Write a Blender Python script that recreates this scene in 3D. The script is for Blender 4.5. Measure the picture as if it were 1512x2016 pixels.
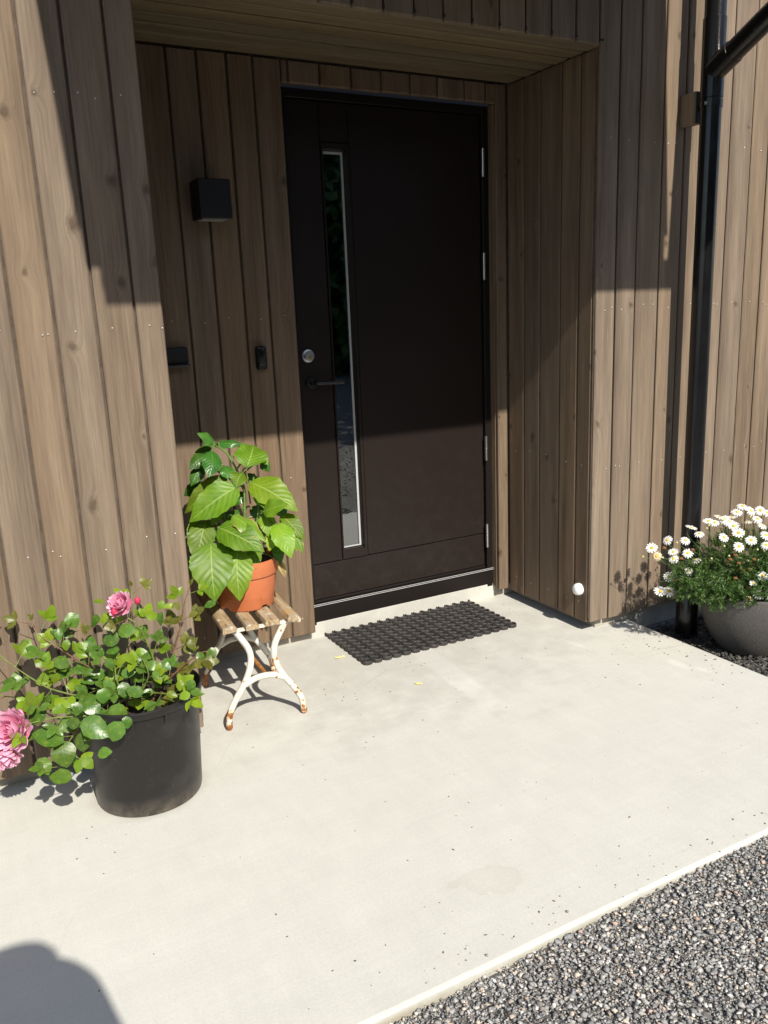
import bpy, math, random
import numpy as np
from mathutils import Vector, Matrix, noise
for o in list(bpy.data.objects): bpy.data.objects.remove(o)
SC = bpy.context.scene
COL = SC.collection
R = math.radians

# ---------------------------------------------------------------- camera
cam = bpy.data.cameras.new('camera'); camo = bpy.data.objects.new('camera', cam); COL.objects.link(camo)
F_PX, YAW, PITCH, ROLL = 1663.1, 0.5036, 0.2412, -0.0365
fwd = Vector((math.sin(YAW)*math.cos(PITCH), math.cos(YAW)*math.cos(PITCH), -math.sin(PITCH)))
rgt = Vector((math.cos(YAW), -math.sin(YAW), 0)); upv = rgt.cross(fwd)
r2 = rgt*math.cos(ROLL)+upv*math.sin(ROLL); u2 = -rgt*math.sin(ROLL)+upv*math.cos(ROLL)
M = Matrix((r2, u2, -fwd)).transposed().to_4x4(); M.translation = (-1.3421, -3.2757, 1.4253)
camo.matrix_world = M
cam.sensor_fit = 'VERTICAL'; cam.sensor_height = 24.0; cam.lens = F_PX/2016*24.0
cam.shift_x = -38.2/2016; cam.shift_y = 10.7/2016
cam.clip_start = 0.02; cam.clip_end = 1000
SC.camera = camo
CAM = M.translation.copy()
SC.render.resolution_x, SC.render.resolution_y = 768, 1024

# ---------------------------------------------------------------- sky, sun, exposure
SUNV = Vector((-0.055, -1.0, 0.892)).normalized()          # direction to the sun
w = bpy.data.worlds.new('World'); SC.world = w; w.use_nodes = True
nt = w.node_tree; nt.nodes.clear()
sky = nt.nodes.new('ShaderNodeTexSky'); sky.sky_type = 'NISHITA'; sky.sun_disc = False
sky.sun_elevation = math.asin(SUNV.z); sky.sun_rotation = math.atan2(SUNV.x, SUNV.y)
bg = nt.nodes.new('ShaderNodeBackground'); bg.inputs['Strength'].default_value = 0.122
wo = nt.nodes.new('ShaderNodeOutputWorld')
nt.links.new(sky.outputs[0], bg.inputs[0]); nt.links.new(bg.outputs[0], wo.inputs[0])
sl = bpy.data.lights.new('sun', 'SUN'); sl.energy = 4.6; sl.angle = R(0.53); sl.color = (1.0, 0.94, 0.84)
so = bpy.data.objects.new('sun', sl); COL.objects.link(so)
so.rotation_euler = (-SUNV).to_track_quat('-Z', 'Y').to_euler(); so.location = (0, -6, 8)
SC.view_settings.view_transform = 'Standard'; SC.view_settings.look = 'None'
SC.view_settings.exposure = 0.53; SC.view_settings.gamma = 1.0

# ---------------------------------------------------------------- helpers
class MB:
    def __init__(s): s.v = []; s.f = []; s.uv = None; s.col = None
    def add(s, vs, fs):
        n = len(s.v); s.v += [tuple(q) for q in vs]; s.f += [tuple(i+n for i in f) for f in fs]
    def box(s, x0, x1, y0, y1, z0, z1):
        s.add([(x0,y0,z0),(x1,y0,z0),(x1,y1,z0),(x0,y1,z0),(x0,y0,z1),(x1,y0,z1),(x1,y1,z1),(x0,y1,z1)],
              [(0,3,2,1),(4,5,6,7),(0,1,5,4),(1,2,6,5),(2,3,7,6),(3,0,4,7)])
        return s
    def cbox(s, x0, x1, y0, y1, z0, z1, c=0.003):           # box with all edges chamfered
        X = (x0, x1); Y = (y0, y1); Z = (z0, z1); idx = {}; vs = []
        for i in (0,1):
            for j in (0,1):
                for k in (0,1):
                    sx, sy, sz = (c if i == 0 else -c), (c if j == 0 else -c), (c if k == 0 else -c)
                    for a, p in enumerate(((X[i],Y[j]+sy,Z[k]+sz),(X[i]+sx,Y[j],Z[k]+sz),(X[i]+sx,Y[j]+sy,Z[k]))):
                        idx[i,j,k,a] = len(vs); vs.append(p)
        I = idx; fs = []
        fs.append((I[0,0,0,0],I[0,0,1,0],I[0,1,1,0],I[0,1,0,0])); fs.append((I[1,0,0,0],I[1,1,0,0],I[1,1,1,0],I[1,0,1,0]))
        fs.append((I[0,0,0,1],I[1,0,0,1],I[1,0,1,1],I[0,0,1,1])); fs.append((I[0,1,0,1],I[0,1,1,1],I[1,1,1,1],I[1,1,0,1]))
        fs.append((I[0,0,0,2],I[0,1,0,2],I[1,1,0,2],I[1,0,0,2])); fs.append((I[0,0,1,2],I[1,0,1,2],I[1,1,1,2],I[0,1,1,2]))
        for j in (0,1):
            for k in (0,1):
                fs.append((I[0,j,k,1],I[1,j,k,1],I[1,j,k,2],I[0,j,k,2]))
                fs.append((I[j,0,k,0],I[j,1,k,0],I[j,1,k,2],I[j,0,k,2]))
                fs.append((I[j,k,0,0],I[j,k,1,0],I[j,k,1,1],I[j,k,0,1]))
        for i in (0,1):
            for j in (0,1):
                for k in (0,1): fs.append((I[i,j,k,0],I[i,j,k,1],I[i,j,k,2]))
        s.add(vs, fs); return s
    def lathe(s, prof, n=40, c=(0,0,0), cap0=False, cap1=False, wob=0.0):
        vs = []; fs = []; m = len(prof)
        for i in range(n):
            a = 2*math.pi*i/n; k = 1+wob*math.sin(2*a+1)
            for r, z in prof: vs.append((c[0]+r*k*math.cos(a), c[1]+r*k*math.sin(a), c[2]+z))
        for i in range(n):
            j = (i+1) % n
            for q in range(m-1): fs.append((i*m+q, j*m+q, j*m+q+1, i*m+q+1))
        if cap0: fs.append(tuple(i*m for i in reversed(range(n))))
        if cap1: fs.append(tuple(i*m+m-1 for i in range(n)))
        s.add(vs, fs); return s
    def tube(s, pts, rad, n=10, cap=True):
        pts = [Vector(p) for p in pts]; k = len(pts)
        if not hasattr(rad, '__len__'): rad = [rad]*k
        vs = []; fs = []; prev = None
        for i, p in enumerate(pts):
            t = (pts[min(i+1,k-1)]-pts[max(i-1,0)]).normalized()
            if prev is None:
                a = Vector((0,0,1)) if abs(t.z) < .9 else Vector((1,0,0)); x = t.cross(a).normalized()
            else: x = (prev-t*prev.dot(t)).normalized()
            prev = x; y = t.cross(x)
            for j in range(n):
                an = 2*math.pi*j/n; vs.append(p+(x*math.cos(an)+y*math.sin(an))*rad[i])
        for i in range(k-1):
            for j in range(n):
                j2 = (j+1) % n; fs.append((i*n+j, i*n+j2, (i+1)*n+j2, (i+1)*n+j))
        if cap: fs.append(tuple(reversed(range(n)))); fs.append(tuple((k-1)*n+j for j in range(n)))
        s.add(vs, fs); return s
    def mesh(s, name, mat, smooth=False):
        me = bpy.data.meshes.new(name); me.from_pydata(s.v, [], s.f)
        if mat: me.materials.append(mat)
        if smooth: me.polygons.foreach_set('use_smooth', [True]*len(me.polygons))
        me.update(); return me
    def build(s, name, mat, parent=None, smooth=False):
        return put(name, s.mesh(name, mat, smooth), parent)
def put(name, me, parent=None, mw=None):
    o = bpy.data.objects.new(name, me); COL.objects.link(o)
    if parent is not None:
        o.parent = parent; o.matrix_parent_inverse = WORLD[parent.name].inverted()
    if mw is not None: o.matrix_basis = mw
    WORLD[o.name] = o.matrix_basis.copy()      # every basis here is written in world space
    return o
WORLD = {}
def root(name, loc, label, cat, group=None):
    o = bpy.data.objects.new(name, None); COL.objects.link(o); o.location = loc; o.empty_display_size = .1
    WORLD[o.name] = Matrix.Translation(loc); tag(o, label, cat, group); return o
def tag(o, label=None, cat=None, group=None, kind=None):
    if label: o['label'] = label
    if cat: o['category'] = cat
    if group: o['group'] = group
    if kind: o['kind'] = kind
    return o
def smooth_path(pts, m=6):
    pts = [Vector(p) for p in pts]; out = []
    for i in range(len(pts)-1):
        p0, p1, p2, p3 = pts[max(i-1,0)], pts[i], pts[i+1], pts[min(i+2,len(pts)-1)]
        for k in range(m):
            t = k/m
            out.append(.5*((2*p1)+(p2-p0)*t+(2*p0-5*p1+4*p2-p3)*t*t+(3*p1-p0-3*p2+p3)*t**3))
    out.append(pts[-1]); return out
def auto_smooth(o, ang=35):
    me = o.data
    me.polygons.foreach_set('use_smooth', [True]*len(me.polygons))
    me.set_sharp_from_angle(angle=R(ang))

# ---------------------------------------------------------------- node material helpers
class NM:
    def __init__(s, name):
        s.m = bpy.data.materials.new(name); s.m.use_nodes = True; s.t = s.m.node_tree
        s.b = s.t.nodes['Principled BSDF']; s.out = s.t.nodes['Material Output']
    def n(s, typ, **kw):
        nd = s.t.nodes.new('ShaderNode'+typ)
        for k, v in kw.items(): setattr(nd, k, v)
        return nd
    def l(s, a, b): s.t.links.new(a, b)
    def set(s, **kw):
        for k, v in kw.items():
            i = s.b.inputs[k.replace('_', ' ')]
            i.default_value = (*v, 1) if isinstance(v, tuple) and len(v) == 3 else v
        return s
    def math(s, op, a, b=None, c=None, clamp=False):
        nd = s.n('Math', operation=op); nd.use_clamp = clamp
        for i, q in enumerate((a, b, c)):
            if q is None: continue
            if isinstance(q, (int, float)): nd.inputs[i].default_value = q
            else: s.l(q, nd.inputs[i])
        return nd.outputs[0]
    def mix(s, fac, a, b, blend='MIX'):
        nd = s.n('Mix', data_type='RGBA', blend_type=blend)
        for i, q in ((0, fac), (6, a), (7, b)):
            if isinstance(q, (int, float)): nd.inputs[i].default_value = q
            elif isinstance(q, tuple): nd.inputs[i].default_value = (*q, 1)
            else: s.l(q, nd.inputs[i])
        return nd.outputs[2]
    def ramp(s, f, stops):
        nd = s.n('ValToRGB'); e = nd.color_ramp.elements
        while len(e) < len(stops): e.new(.5)
        for q, (p, c) in zip(e, stops): q.position = p; q.color = (*c, 1) if isinstance(c, tuple) else (c, c, c, 1)
        s.l(f, nd.inputs[0]); return nd.outputs[0]
    def noise(s, vec, scale, detail=4, rough=.55, dim='3D'):
        nd = s.n('TexNoise', noise_dimensions=dim); nd.inputs['Scale'].default_value = scale
        nd.inputs['Detail'].default_value = detail; nd.inputs['Roughness'].default_value = rough
        if vec is not None: s.l(vec, nd.inputs['Vector'])
        return nd.outputs[0]
    def mapping(s, vec, scale=(1,1,1), loc=(0,0,0)):
        nd = s.n('Mapping'); nd.inputs['Scale'].default_value = scale; nd.inputs['Location'].default_value = loc
        s.l(vec, nd.inputs[0]); return nd.outputs[0]
    def coord(s, which='Object'): return s.n('TexCoord').outputs[which]
    def bump(s, h, strength, dist=.002):
        nd = s.n('Bump'); nd.inputs['Strength'].default_value = strength; nd.inputs['Distance'].default_value = dist
        s.l(h, nd.inputs['Height']); s.l(nd.outputs[0], s.b.inputs['Normal'])
    def base(s, c): s.l(c, s.b.inputs['Base Color'])

def wood_mat(name, dark, light, warm, knots=True):
    m = NM(name); rnd = m.n('ObjectInfo').outputs['Random']
    co = m.coord(); off = m.n('CombineXYZ')
    m.l(m.math('MULTIPLY', rnd, 37.0), off.inputs[0]); m.l(m.math('MULTIPLY', rnd, 71.0), off.inputs[2])
    va = m.n('VectorMath', operation='ADD'); m.l(co, va.inputs[0]); m.l(off.outputs[0], va.inputs[1]); v = va.outputs[0]
    sep = m.n('SeparateXYZ'); m.l(v, sep.inputs[0])
    k2 = m.n('CombineXYZ'); wob = m.noise(v, 14, 3); m.l(m.math('MULTIPLY_ADD', wob, .05, sep.outputs[0]), k2.inputs[0]); m.l(m.math('MULTIPLY_ADD', wob, .03, m.math('MULTIPLY', sep.outputs[2], .7)), k2.inputs[1])
    vo = m.n('TexVoronoi', voronoi_dimensions='2D', feature='F1'); vo.inputs['Scale'].default_value = 5.2; m.l(k2.outputs[0], vo.inputs['Vector'])
    d = vo.outputs['Distance']; sc_ = m.n('SeparateColor'); m.l(vo.outputs['Color'], sc_.inputs[0])
    on = m.math('GREATER_THAN', sc_.outputs[0], .5)
    size = m.math('MULTIPLY_ADD', sc_.outputs[1], .07, .04)
    # the grain bends round each knot
    bend = m.math('MULTIPLY', m.math('MULTIPLY', m.math('POWER', m.math('SUBTRACT', 1.0, m.math('MINIMUM', m.math('MULTIPLY', d, 4.0), 1.0)), 2.0), on), .028)
    gx = m.math('ADD', sep.outputs[0], bend)
    gv = m.n('CombineXYZ'); m.l(gx, gv.inputs[0]); m.l(sep.outputs[1], gv.inputs[1]); m.l(sep.outputs[2], gv.inputs[2])
    wide = m.noise(m.mapping(gv.outputs[0], (16, 16, .8)), 1.0, 5, .6)
    fine = m.noise(m.mapping(gv.outputs[0], (150, 150, 5)), 1.0, 4, .65)
    saw = m.noise(m.mapping(v, (55, 55, 260)), 1.0, 2, .6)
    blot = m.noise(m.mapping(v, (5, 5, 1.1)), 1.0, 3, .5)
    c = m.ramp(wide, [(.32, dark), (.66, light)])
    c = m.mix(m.math('MULTIPLY', m.math('SUBTRACT', fine, .5), .75, clamp=False), c, (0, 0, 0)) if False else m.mix(1.0, c, m.ramp(fine, [(.3, .72), (.7, 1.14)]), 'MULTIPLY')
    c = m.mix(m.ramp(blot, [(.45, 0.0), (.75, .35)]), c, warm)
    var = m.n('HueSaturation'); m.l(c, var.inputs['Color'])
    m.l(m.math('MULTIPLY_ADD', rnd, .17, .93), var.inputs['Value'])
    r2_ = m.math('FRACT', m.math('MULTIPLY', rnd, 7.31)); m.l(m.math('MULTIPLY_ADD', r2_, .16, .83), var.inputs['Saturation'])
    c = var.outputs[0]
    if knots:
        q = m.math('DIVIDE', d, size)
        rings = m.math('MULTIPLY_ADD', m.noise(m.mapping(v, (70, 70, 70)), 1.0, 3), 1.0, 0.0)
        inside = m.math('MULTIPLY', m.ramp(q, [(.35, 1.0), (.9, 0.0)]), on)
        halo = m.math('MULTIPLY', m.ramp(q, [(.2, .7), (.9, .5), (1.0, .45)]), on)
        edge = m.math('MULTIPLY', m.ramp(q, [(.74, 0.0), (.9, .75), (1.0, 0.0)]), on)
        kc = m.mix(rings, tuple(x*.25 for x in dark), tuple(x*.9 for x in dark))
        c = m.mix(m.math('MULTIPLY', inside, .8), c, kc); c = m.mix(m.math('MULTIPLY', edge, .3), c, tuple(x*.5 for x in dark))
    m.base(c); m.set(Roughness=.78, Specular_IOR_Level=.25)
    h = m.math('ADD', m.math('MULTIPLY', fine, .8), m.math('MULTIPLY', saw, .35)); m.bump(h, .45, .0022)
    return m.m
def plain(name, col, rough=.5, metal=0.0, spec=.5, var=.0, scale=30, bump=0.0, bd=.001):
    m = NM(name); m.set(Roughness=rough, Metallic=metal, Specular_IOR_Level=spec)
    if var > 0 or bump > 0:
        f = m.noise(m.coord(), scale, 5)
        m.base(m.ramp(f, [(.3, tuple(x*(1-var) for x in col)), (.7, tuple(x*(1+var) for x in col))]))
        if bump > 0: m.bump(f, bump, bd)
    else: m.set(Base_Color=col)
    return m.m
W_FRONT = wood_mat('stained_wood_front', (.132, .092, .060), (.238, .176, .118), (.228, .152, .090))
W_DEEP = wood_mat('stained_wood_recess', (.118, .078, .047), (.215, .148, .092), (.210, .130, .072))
W_CEIL = wood_mat('stained_wood_soffit', (.125, .085, .042), (.205, .148, .078), (.200, .138, .064), knots=False)
M_BACK = plain('groove_wood', (.085, .062, .044), .85, var=.3)
M_SCREW = plain('screw_steel', (.50, .48, .45), .45, .7)

# ---------------------------------------------------------------- dimensions
D = 0.593; XJ, XR = -0.676, 1.056; ZS = 2.363; ZC = 0.05; ZT = 3.05
DOOR_X0, DOOR_X1, DOOR_Z = 0.0, 0.996, 2.282
XS, YF, ZG = 1.325, -1.958, -0.05

# ---------------------------------------------------------------- ground, paving
def concrete_mat():
    m = NM('concrete'); co = m.coord(); sep = m.n('SeparateXYZ'); m.l(co, sep.inputs[0]); x, y = sep.outputs[0], sep.outputs[1]
    big = m.noise(co, 1.1, 4, .6); mid = m.noise(co, 9, 5, .6); fine = m.noise(co, 160, 3, .6); pit = m.noise(co, 420, 2, .5)
    c = m.ramp(big, [(.3, (.512, .506, .458)), (.7, (.540, .534, .486))])
    c = m.mix(1.0, c, m.ramp(mid, [(.25, .96), (.75, 1.03)]), 'MULTIPLY')
    c = m.mix(1.0, c, m.ramp(fine, [(.2, .90), (.8, 1.07)]), 'MULTIPLY')
    tro = m.noise(m.mapping(co, (4, 55, 1)), 1.0, 4, .6); tro2 = m.noise(m.mapping(co, (40, 5, 1)), 1.0, 4, .6)
    c = m.mix(1.0, c, m.ramp(m.math('ADD', m.math('MULTIPLY', tro, .5), m.math('MULTIPLY', tro2, .5)), [(.35, .965), (.65, 1.025)]), 'MULTIPLY')
    c = m.mix(m.ramp(pit, [(.66, 0.0), (.76, .6)]), c, (.20, .18, .155))
    def seg(ax, ay, bx, by, wd):          # soft band along a segment
        lx, ly = bx-ax, by-ay; ln = math.hypot(lx, ly); lx /= ln; ly /= ln
        t = m.math('ADD', m.math('MULTIPLY', m.math('SUBTRACT', x, ax), lx), m.math('MULTIPLY', m.math('SUBTRACT', y, ay), ly))
        s_ = m.math('ADD', m.math('MULTIPLY', m.math('SUBTRACT', x, ax), -ly), m.math('MULTIPLY', m.math('SUBTRACT', y, ay), lx))
        s_ = m.math('ADD', s_, m.math('MULTIPLY', m.math('SUBTRACT', mid, .5), .03))
        a = m.ramp(m.math('ABSOLUTE', s_), [(wd*.8, 1.0), (wd*1.25, 0.0)])
        e = m.math('MULTIPLY', m.ramp(t, [(0.0, 0.0), (.03, 1.0)]), m.ramp(t, [(ln*.7, 1.0), (min(ln, .99), 0.0)]))
        return m.math('MULTIPLY', a, e)
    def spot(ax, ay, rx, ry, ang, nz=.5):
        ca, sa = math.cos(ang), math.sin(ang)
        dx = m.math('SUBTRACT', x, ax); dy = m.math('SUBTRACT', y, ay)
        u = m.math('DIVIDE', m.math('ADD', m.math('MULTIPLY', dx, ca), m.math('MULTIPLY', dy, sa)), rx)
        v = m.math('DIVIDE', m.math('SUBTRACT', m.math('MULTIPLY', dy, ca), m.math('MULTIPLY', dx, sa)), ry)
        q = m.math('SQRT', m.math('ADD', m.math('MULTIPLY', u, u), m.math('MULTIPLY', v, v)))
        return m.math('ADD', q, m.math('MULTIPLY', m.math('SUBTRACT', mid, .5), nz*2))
    c = m.mix(m.math('MULTIPLY', seg(.345, -.30, .295, -1.00, .050), .8), c, (.60, .59, .55))
    for q in (spot(.93, -.65, .022, .085, .2), spot(1.13, -1.03, .03, .07, 0), spot(1.17, -1.13, .02, .045, .2)):
        c = m.mix(m.ramp(q, [(.4, .5), (1.0, 0.0)]), c, (.64, .62, .58))
    q = spot(-.27, -1.715, .06, .075, .5, 1.6)
    c = m.mix(m.ramp(q, [(.5, .05), (.93, .13), (1.0, .16), (1.06, 0.0)]), c, (.36, .29, .20))
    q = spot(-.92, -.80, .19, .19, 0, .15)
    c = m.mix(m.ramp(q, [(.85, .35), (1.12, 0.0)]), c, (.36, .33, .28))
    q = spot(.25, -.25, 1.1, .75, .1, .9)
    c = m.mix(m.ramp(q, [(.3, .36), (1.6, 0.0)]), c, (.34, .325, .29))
    z_ = sep.outputs[2]
    c = m.mix(m.math('MULTIPLY', m.ramp(m.math('MULTIPLY', z_, -1.0), [(.008, 0.0), (.022, .55), (.05, .8)]), m.ramp(m.noise(co, 12, 4), [(.3, .4), (.6, 1.0)])), c, (.23, .185, .10))
    # hairline cracks
    vo = m.n('TexVoronoi', feature='DISTANCE_TO_EDGE'); vo.inputs['Scale'].default_value = .9
    wv = m.n('VectorMath', operation='MULTIPLY_ADD'); m.l(m.n('TexNoise').outputs['Color'], wv.inputs[0]); wv.inputs[1].default_value = (.25, .25, .25); m.l(co, wv.inputs[2])
    m.l(wv.outputs[0], vo.inputs['Vector'])
    c = m.mix(m.math('MULTIPLY', m.ramp(vo.outputs['Distance'], [(.0008, 1.0), (.0022, 0.0)]), m.ramp(big, [(.5, 0.0), (.62, .35)])), c, (.33, .30, .26))
    m.base(c); m.set(Roughness=.82, Specular_IOR_Level=.3)
    h = m.math('ADD', m.math('MULTIPLY', mid, .4), m.math('ADD', m.math('MULTIPLY', fine, .35), m.math('MULTIPLY', pit, .2)))
    m.bump(h, .22, .003); return m.m
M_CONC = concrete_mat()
def gravel_sheet_mat():
    m = NM('gravel_ground'); co = m.coord()
    vo = m.n('TexVoronoi'); vo.inputs['Scale'].default_value = 85; m.l(co, vo.inputs['Vector'])
    s_ = m.n('SeparateColor'); m.l(vo.outputs['Color'], s_.inputs[0])
    c = m.ramp(s_.outputs[0], [(0.0, (.07, .068, .064)), (.5, (.12, .115, .108)), (.85, (.19, .18, .165)), (1.0, (.28, .25, .22))])
    c = m.mix(1.0, c, m.ramp(m.noise(co, .6, 4), [(.3, .75), (.7, 1.1)]), 'MULTIPLY')
    m.base(c); m.set(Roughness=.9); m.bump(vo.outputs['Distance'], -1.0, .01); return m.m
M_GSHEET = gravel_sheet_mat()
b = MB(); N = 40                                     # one sheet to the horizon, fine near the house
ax = [-200, -60, -20, -8, -4, -2, 0, 2, 4, 8, 20, 60, 200]
b.add([(x, y, ZG-.012) for y in ax for x in ax], [(j*13+i, j*13+i+1, (j+1)*13+i+1, (j+1)*13+i) for j in range(12) for i in range(12)])
b.add([(x, y, ZG+.015+.015*min(max(x+.8, 0), 1.6)) for x in (-1.6, -.8, 0, .8, 1.3) for y in (YF-.001, -2.75)]+[(x, -3.1, ZG-.0125) for x in (-1.6, -.8, 0, .8, 1.3)], [(2*i, 2*i+1, 2*i+3, 2*i+2) for i in range(4)]+[(2*i+1, 10+i, 11+i, 2*i+3) for i in range(4)])
tag(b.build('ground', M_GSHEET), 'grey gravel ground of the yard in front of the house', 'ground', kind='structure')

def slab():
    # cross-section with a worn rounded front arris, subdivided so the edge is uneven
    b = MB(); rng = random.Random(4)
    xs = np.concatenate([np.linspace(-5.0, -1.4, 20)[:-1], np.linspace(-1.4, XS, 160)])
    prof = [(.16, -.0), (-1.2, 0.0), (YF+.0105, 0.0), (YF+.0090, -.0002), (YF+.0032, -.0022), (YF, -.0075), (YF, -.16)]
    vs = []; n = len(prof)
    for i, x in enumerate(xs):
        for j, (y, z) in enumerate(prof):
            dy = noise.noise(Vector((x*3, j*.3, 0)))*.004+max(0, noise.noise(Vector((x*19, 5, 0)))-.35)*.012*(j in (3, 4, 5)) if j >= 3 else 0
            if x > XS-.001 and j < 6: z = z-.004
            vs.append((x, y+dy, z))
    fs = [(i*n+j, (i)*n+j+1, (i+1)*n+j+1, (i+1)*n+j) for i in range(len(xs)-1) for j in range(n-1)]
    k = len(vs); e = (len(xs)-1)*n                    # right-hand face
    vs += [(XS, y, -.16) for y, z in prof[:-1]]
    fs += [(e+j, e+j+1, (k+j+1) if j+1 < n-1 else e+n-1, k+j) for j in range(n-1)]
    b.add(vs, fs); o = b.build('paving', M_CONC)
    return tag(o, 'pale smooth concrete slab in front of the entrance', 'paving', kind='structure')
slab()

def stone_mat(name, k):
    m = NM(name); a = m.n('Attribute', attribute_name='stone_colour'); co = m.coord()
    c = m.mix(1.0, a.outputs['Color'], m.ramp(m.noise(co, 420, 3, .7), [(.3, .75), (.7, 1.25)]), 'MULTIPLY')
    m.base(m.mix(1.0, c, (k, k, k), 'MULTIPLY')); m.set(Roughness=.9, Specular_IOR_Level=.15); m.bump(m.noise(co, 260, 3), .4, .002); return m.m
def stones(name, count, region, smin, smax, zbase, mat, seed, keep=lambda x, y: True, layers=.016, slope=0.0):
    rng = np.random.default_rng(seed)
    x = rng.uniform(region[0], region[1], count); y = rng.uniform(region[2], region[3], count)
    ok = np.array([keep(a, b_) for a, b_ in zip(x, y)]); x = x[ok]; y = y[ok]; n = len(x)
    base = np.array([(-1,-1,-1),(1,-1,-1),(1,1,-1),(-1,1,-1),(-1,-1,1),(1,-1,1),(1,1,1),(-1,1,1)], float)*.62
    V = base[None]*(1+rng.uniform(-.45, .35, (n, 8, 3)))
    s = (smin+(smax-smin)*rng.random(n)**2.6)*.5
    V = V*s[:, None, None]*rng.uniform(.5, 1.35, (n, 1, 3))
    ang = rng.uniform(0, 2*np.pi, (n, 3)); ca, sa = np.cos(ang), np.sin(ang)
    for a, (i, j) in enumerate(((0, 1), (1, 2), (0, 2))):
        P, Q = V[..., i].copy(), V[..., j].copy()
        V[..., i] = P*ca[:, a, None]-Q*sa[:, a, None]; V[..., j] = P*sa[:, a, None]+Q*ca[:, a, None]
    V[..., 0] += x[:, None]; V[..., 1] += y[:, None]
    V[..., 2] = V[..., 2]*.55+(zbase+slope*np.clip(x+.8, 0, 1.6)+rng.random(n)*layers)[:, None]
    fc = np.array([(0,3,2,1),(4,5,6,7),(0,1,5,4),(1,2,6,5),(2,3,7,6),(3,0,4,7)])
    Fc = (fc[None]+(np.arange(n)*8)[:, None, None]).reshape(-1, 4)
    me = bpy.data.meshes.new(name); me.vertices.add(n*8); me.vertices.foreach_set('co', V.reshape(-1))
    me.loops.add(len(Fc)*4); me.loops.foreach_set('vertex_index', Fc.reshape(-1).astype(np.int32))
    me.polygons.add(len(Fc)); me.polygons.foreach_set('loop_start', np.arange(len(Fc), dtype=np.int32)*4); me.polygons.foreach_set('loop_total', np.full(len(Fc), 4, np.int32))
    me.update(calc_edges=True)
    pal = np.array([(.10,.105,.11),(.16,.16,.155),(.22,.22,.215),(.07,.072,.075),(.30,.29,.275),(.33,.27,.21),(.20,.17,.14),(.42,.40,.37),(.13,.14,.155),(.25,.17,.13)])
    pr = np.array([.22,.2,.14,.16,.08,.05,.05,.03,.05,.02]); c = pal[rng.choice(10, n, p=pr/pr.sum())]*rng.uniform(.75, 1.25, (n, 1)); c = c*.66+np.array([.170, .160, .145])*.34
    at = me.color_attributes.new('stone_colour', 'FLOAT_COLOR', 'POINT')
    at.data.foreach_set('color', np.concatenate([np.repeat(c, 8, 0), np.ones((n*8, 1))], 1).reshape(-1))
    me.materials.append(mat); return put(name, me)
g = stones('gravel', 90000, (-1.0, 1.25, -2.72, YF-.002), .0035, .0170, ZG+.011, stone_mat('crushed_stone', 1.9), 1, layers=.014, slope=.015)
tag(g, 'loose grey crushed gravel along the front edge of the concrete', 'gravel', kind='stuff')
g = stones('stray_stones', 70, (-.6, 1.3, YF+.004, YF+.10), .003, .009, .002, stone_mat('stray_stone', 1.5), 9, keep=lambda x, y: (y-YF) < .025+.07*abs(math.sin(x*37)), layers=.0005)
tag(g, 'few stray gravel chips lying on the concrete near its edge', 'gravel', kind='stuff')
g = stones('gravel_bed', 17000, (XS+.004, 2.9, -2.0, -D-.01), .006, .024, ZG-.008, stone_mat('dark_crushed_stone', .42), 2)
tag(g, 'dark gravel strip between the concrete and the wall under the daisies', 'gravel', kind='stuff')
g = stones('yard_gravel', 34000, (-6, 6, -8, -2.7), .010, .028, ZG-.012, stone_mat('yard_stone', 1.3), 3)
tag(g, 'loose gravel further out in the yard, mirrored in the door glass', 'gravel', kind='stuff')

# ---------------------------------------------------------------- the house
house = root('house', (0.2, -.3, 0), 'house with vertical brown stained boarding and a recessed black front door', 'house')
BT = .019                                              # board thickness
def board(parent, mat, width, length, mw, c=.0035, name='board', thick=BT):
    me = MB().cbox(-width/2, width/2, 0, thick, 0, length, c).mesh(name, mat)
    return put(name, me, parent, mw)
GAP = .008
def run(parent, mat, edges, z0, z1, plane, axis='front', jitter=0.0, seed=0):
    rng = random.Random(seed)
    for a, c in zip(edges[:-1], edges[1:]):
        wd = c-a-GAP; mid = (a+c)/2; dz = rng.uniform(-.0015, .0015); dp = rng.uniform(-.0012, .0012)
        zz0 = z0(mid) if callable(z0) else z0
        if axis == 'front': mw = Matrix.Translation((mid, plane+dp, zz0+dz))
        elif axis == 'left': mw = Matrix.Translation((plane+dp, mid, zz0+dz)) @ Matrix.Rotation(R(-90), 4, 'Z')    # face looks to -X
        elif axis == 'right': mw = Matrix.Translation((plane+dp, mid, zz0+dz)) @ Matrix.Rotation(R(90), 4, 'Z')
        board(parent, mat, wd, z1-zz0, mw)
def steps(a, b_, pitch, seed=0, jit=.012):
    rng = random.Random(seed); n = max(1, round((b_-a)/pitch)); e = [a+(b_-a)*i/n for i in range(n+1)]
    return [e[0]]+[q+rng.uniform(-jit, jit) for q in e[1:-1]]+[e[-1]]
# front cladding: backing behind the grooves + boards
bk = MB()
bk.box(-5.0, XJ-.001, -D+.012, -D+.05, ZC+.02, ZT)
bk.box(XR+.001, 4.6, -D+.012, -D+.05, ZC+.02, ZT)
bk.box(XJ, XR, -D+.012, -D+.05, ZS+.026, ZT)
front = bk.build('front_cladding', M_BACK, house)
eL = [XJ, -.762, -.877, -.992, -1.105]+[-1.105-.114*i for i in range(1, 34)]
run(front, W_FRONT, sorted(eL), ZC, ZT, -D, seed=1)
eR = [XR, 1.163, 1.271, 1.402, 1.520, 1.660, 1.790, 1.926, 2.037]+[2.037+.118*i for i in range(1, 21)]
run(front, W_FRONT, eR, ZC, ZT, -D, seed=2)
eM = [XJ]+[XJ+(XR-XJ)*i/15 for i in range(1, 15)]+[XR]
run(front, W_FRONT, eM, ZS+.004, ZT, -D, seed=3)
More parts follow.
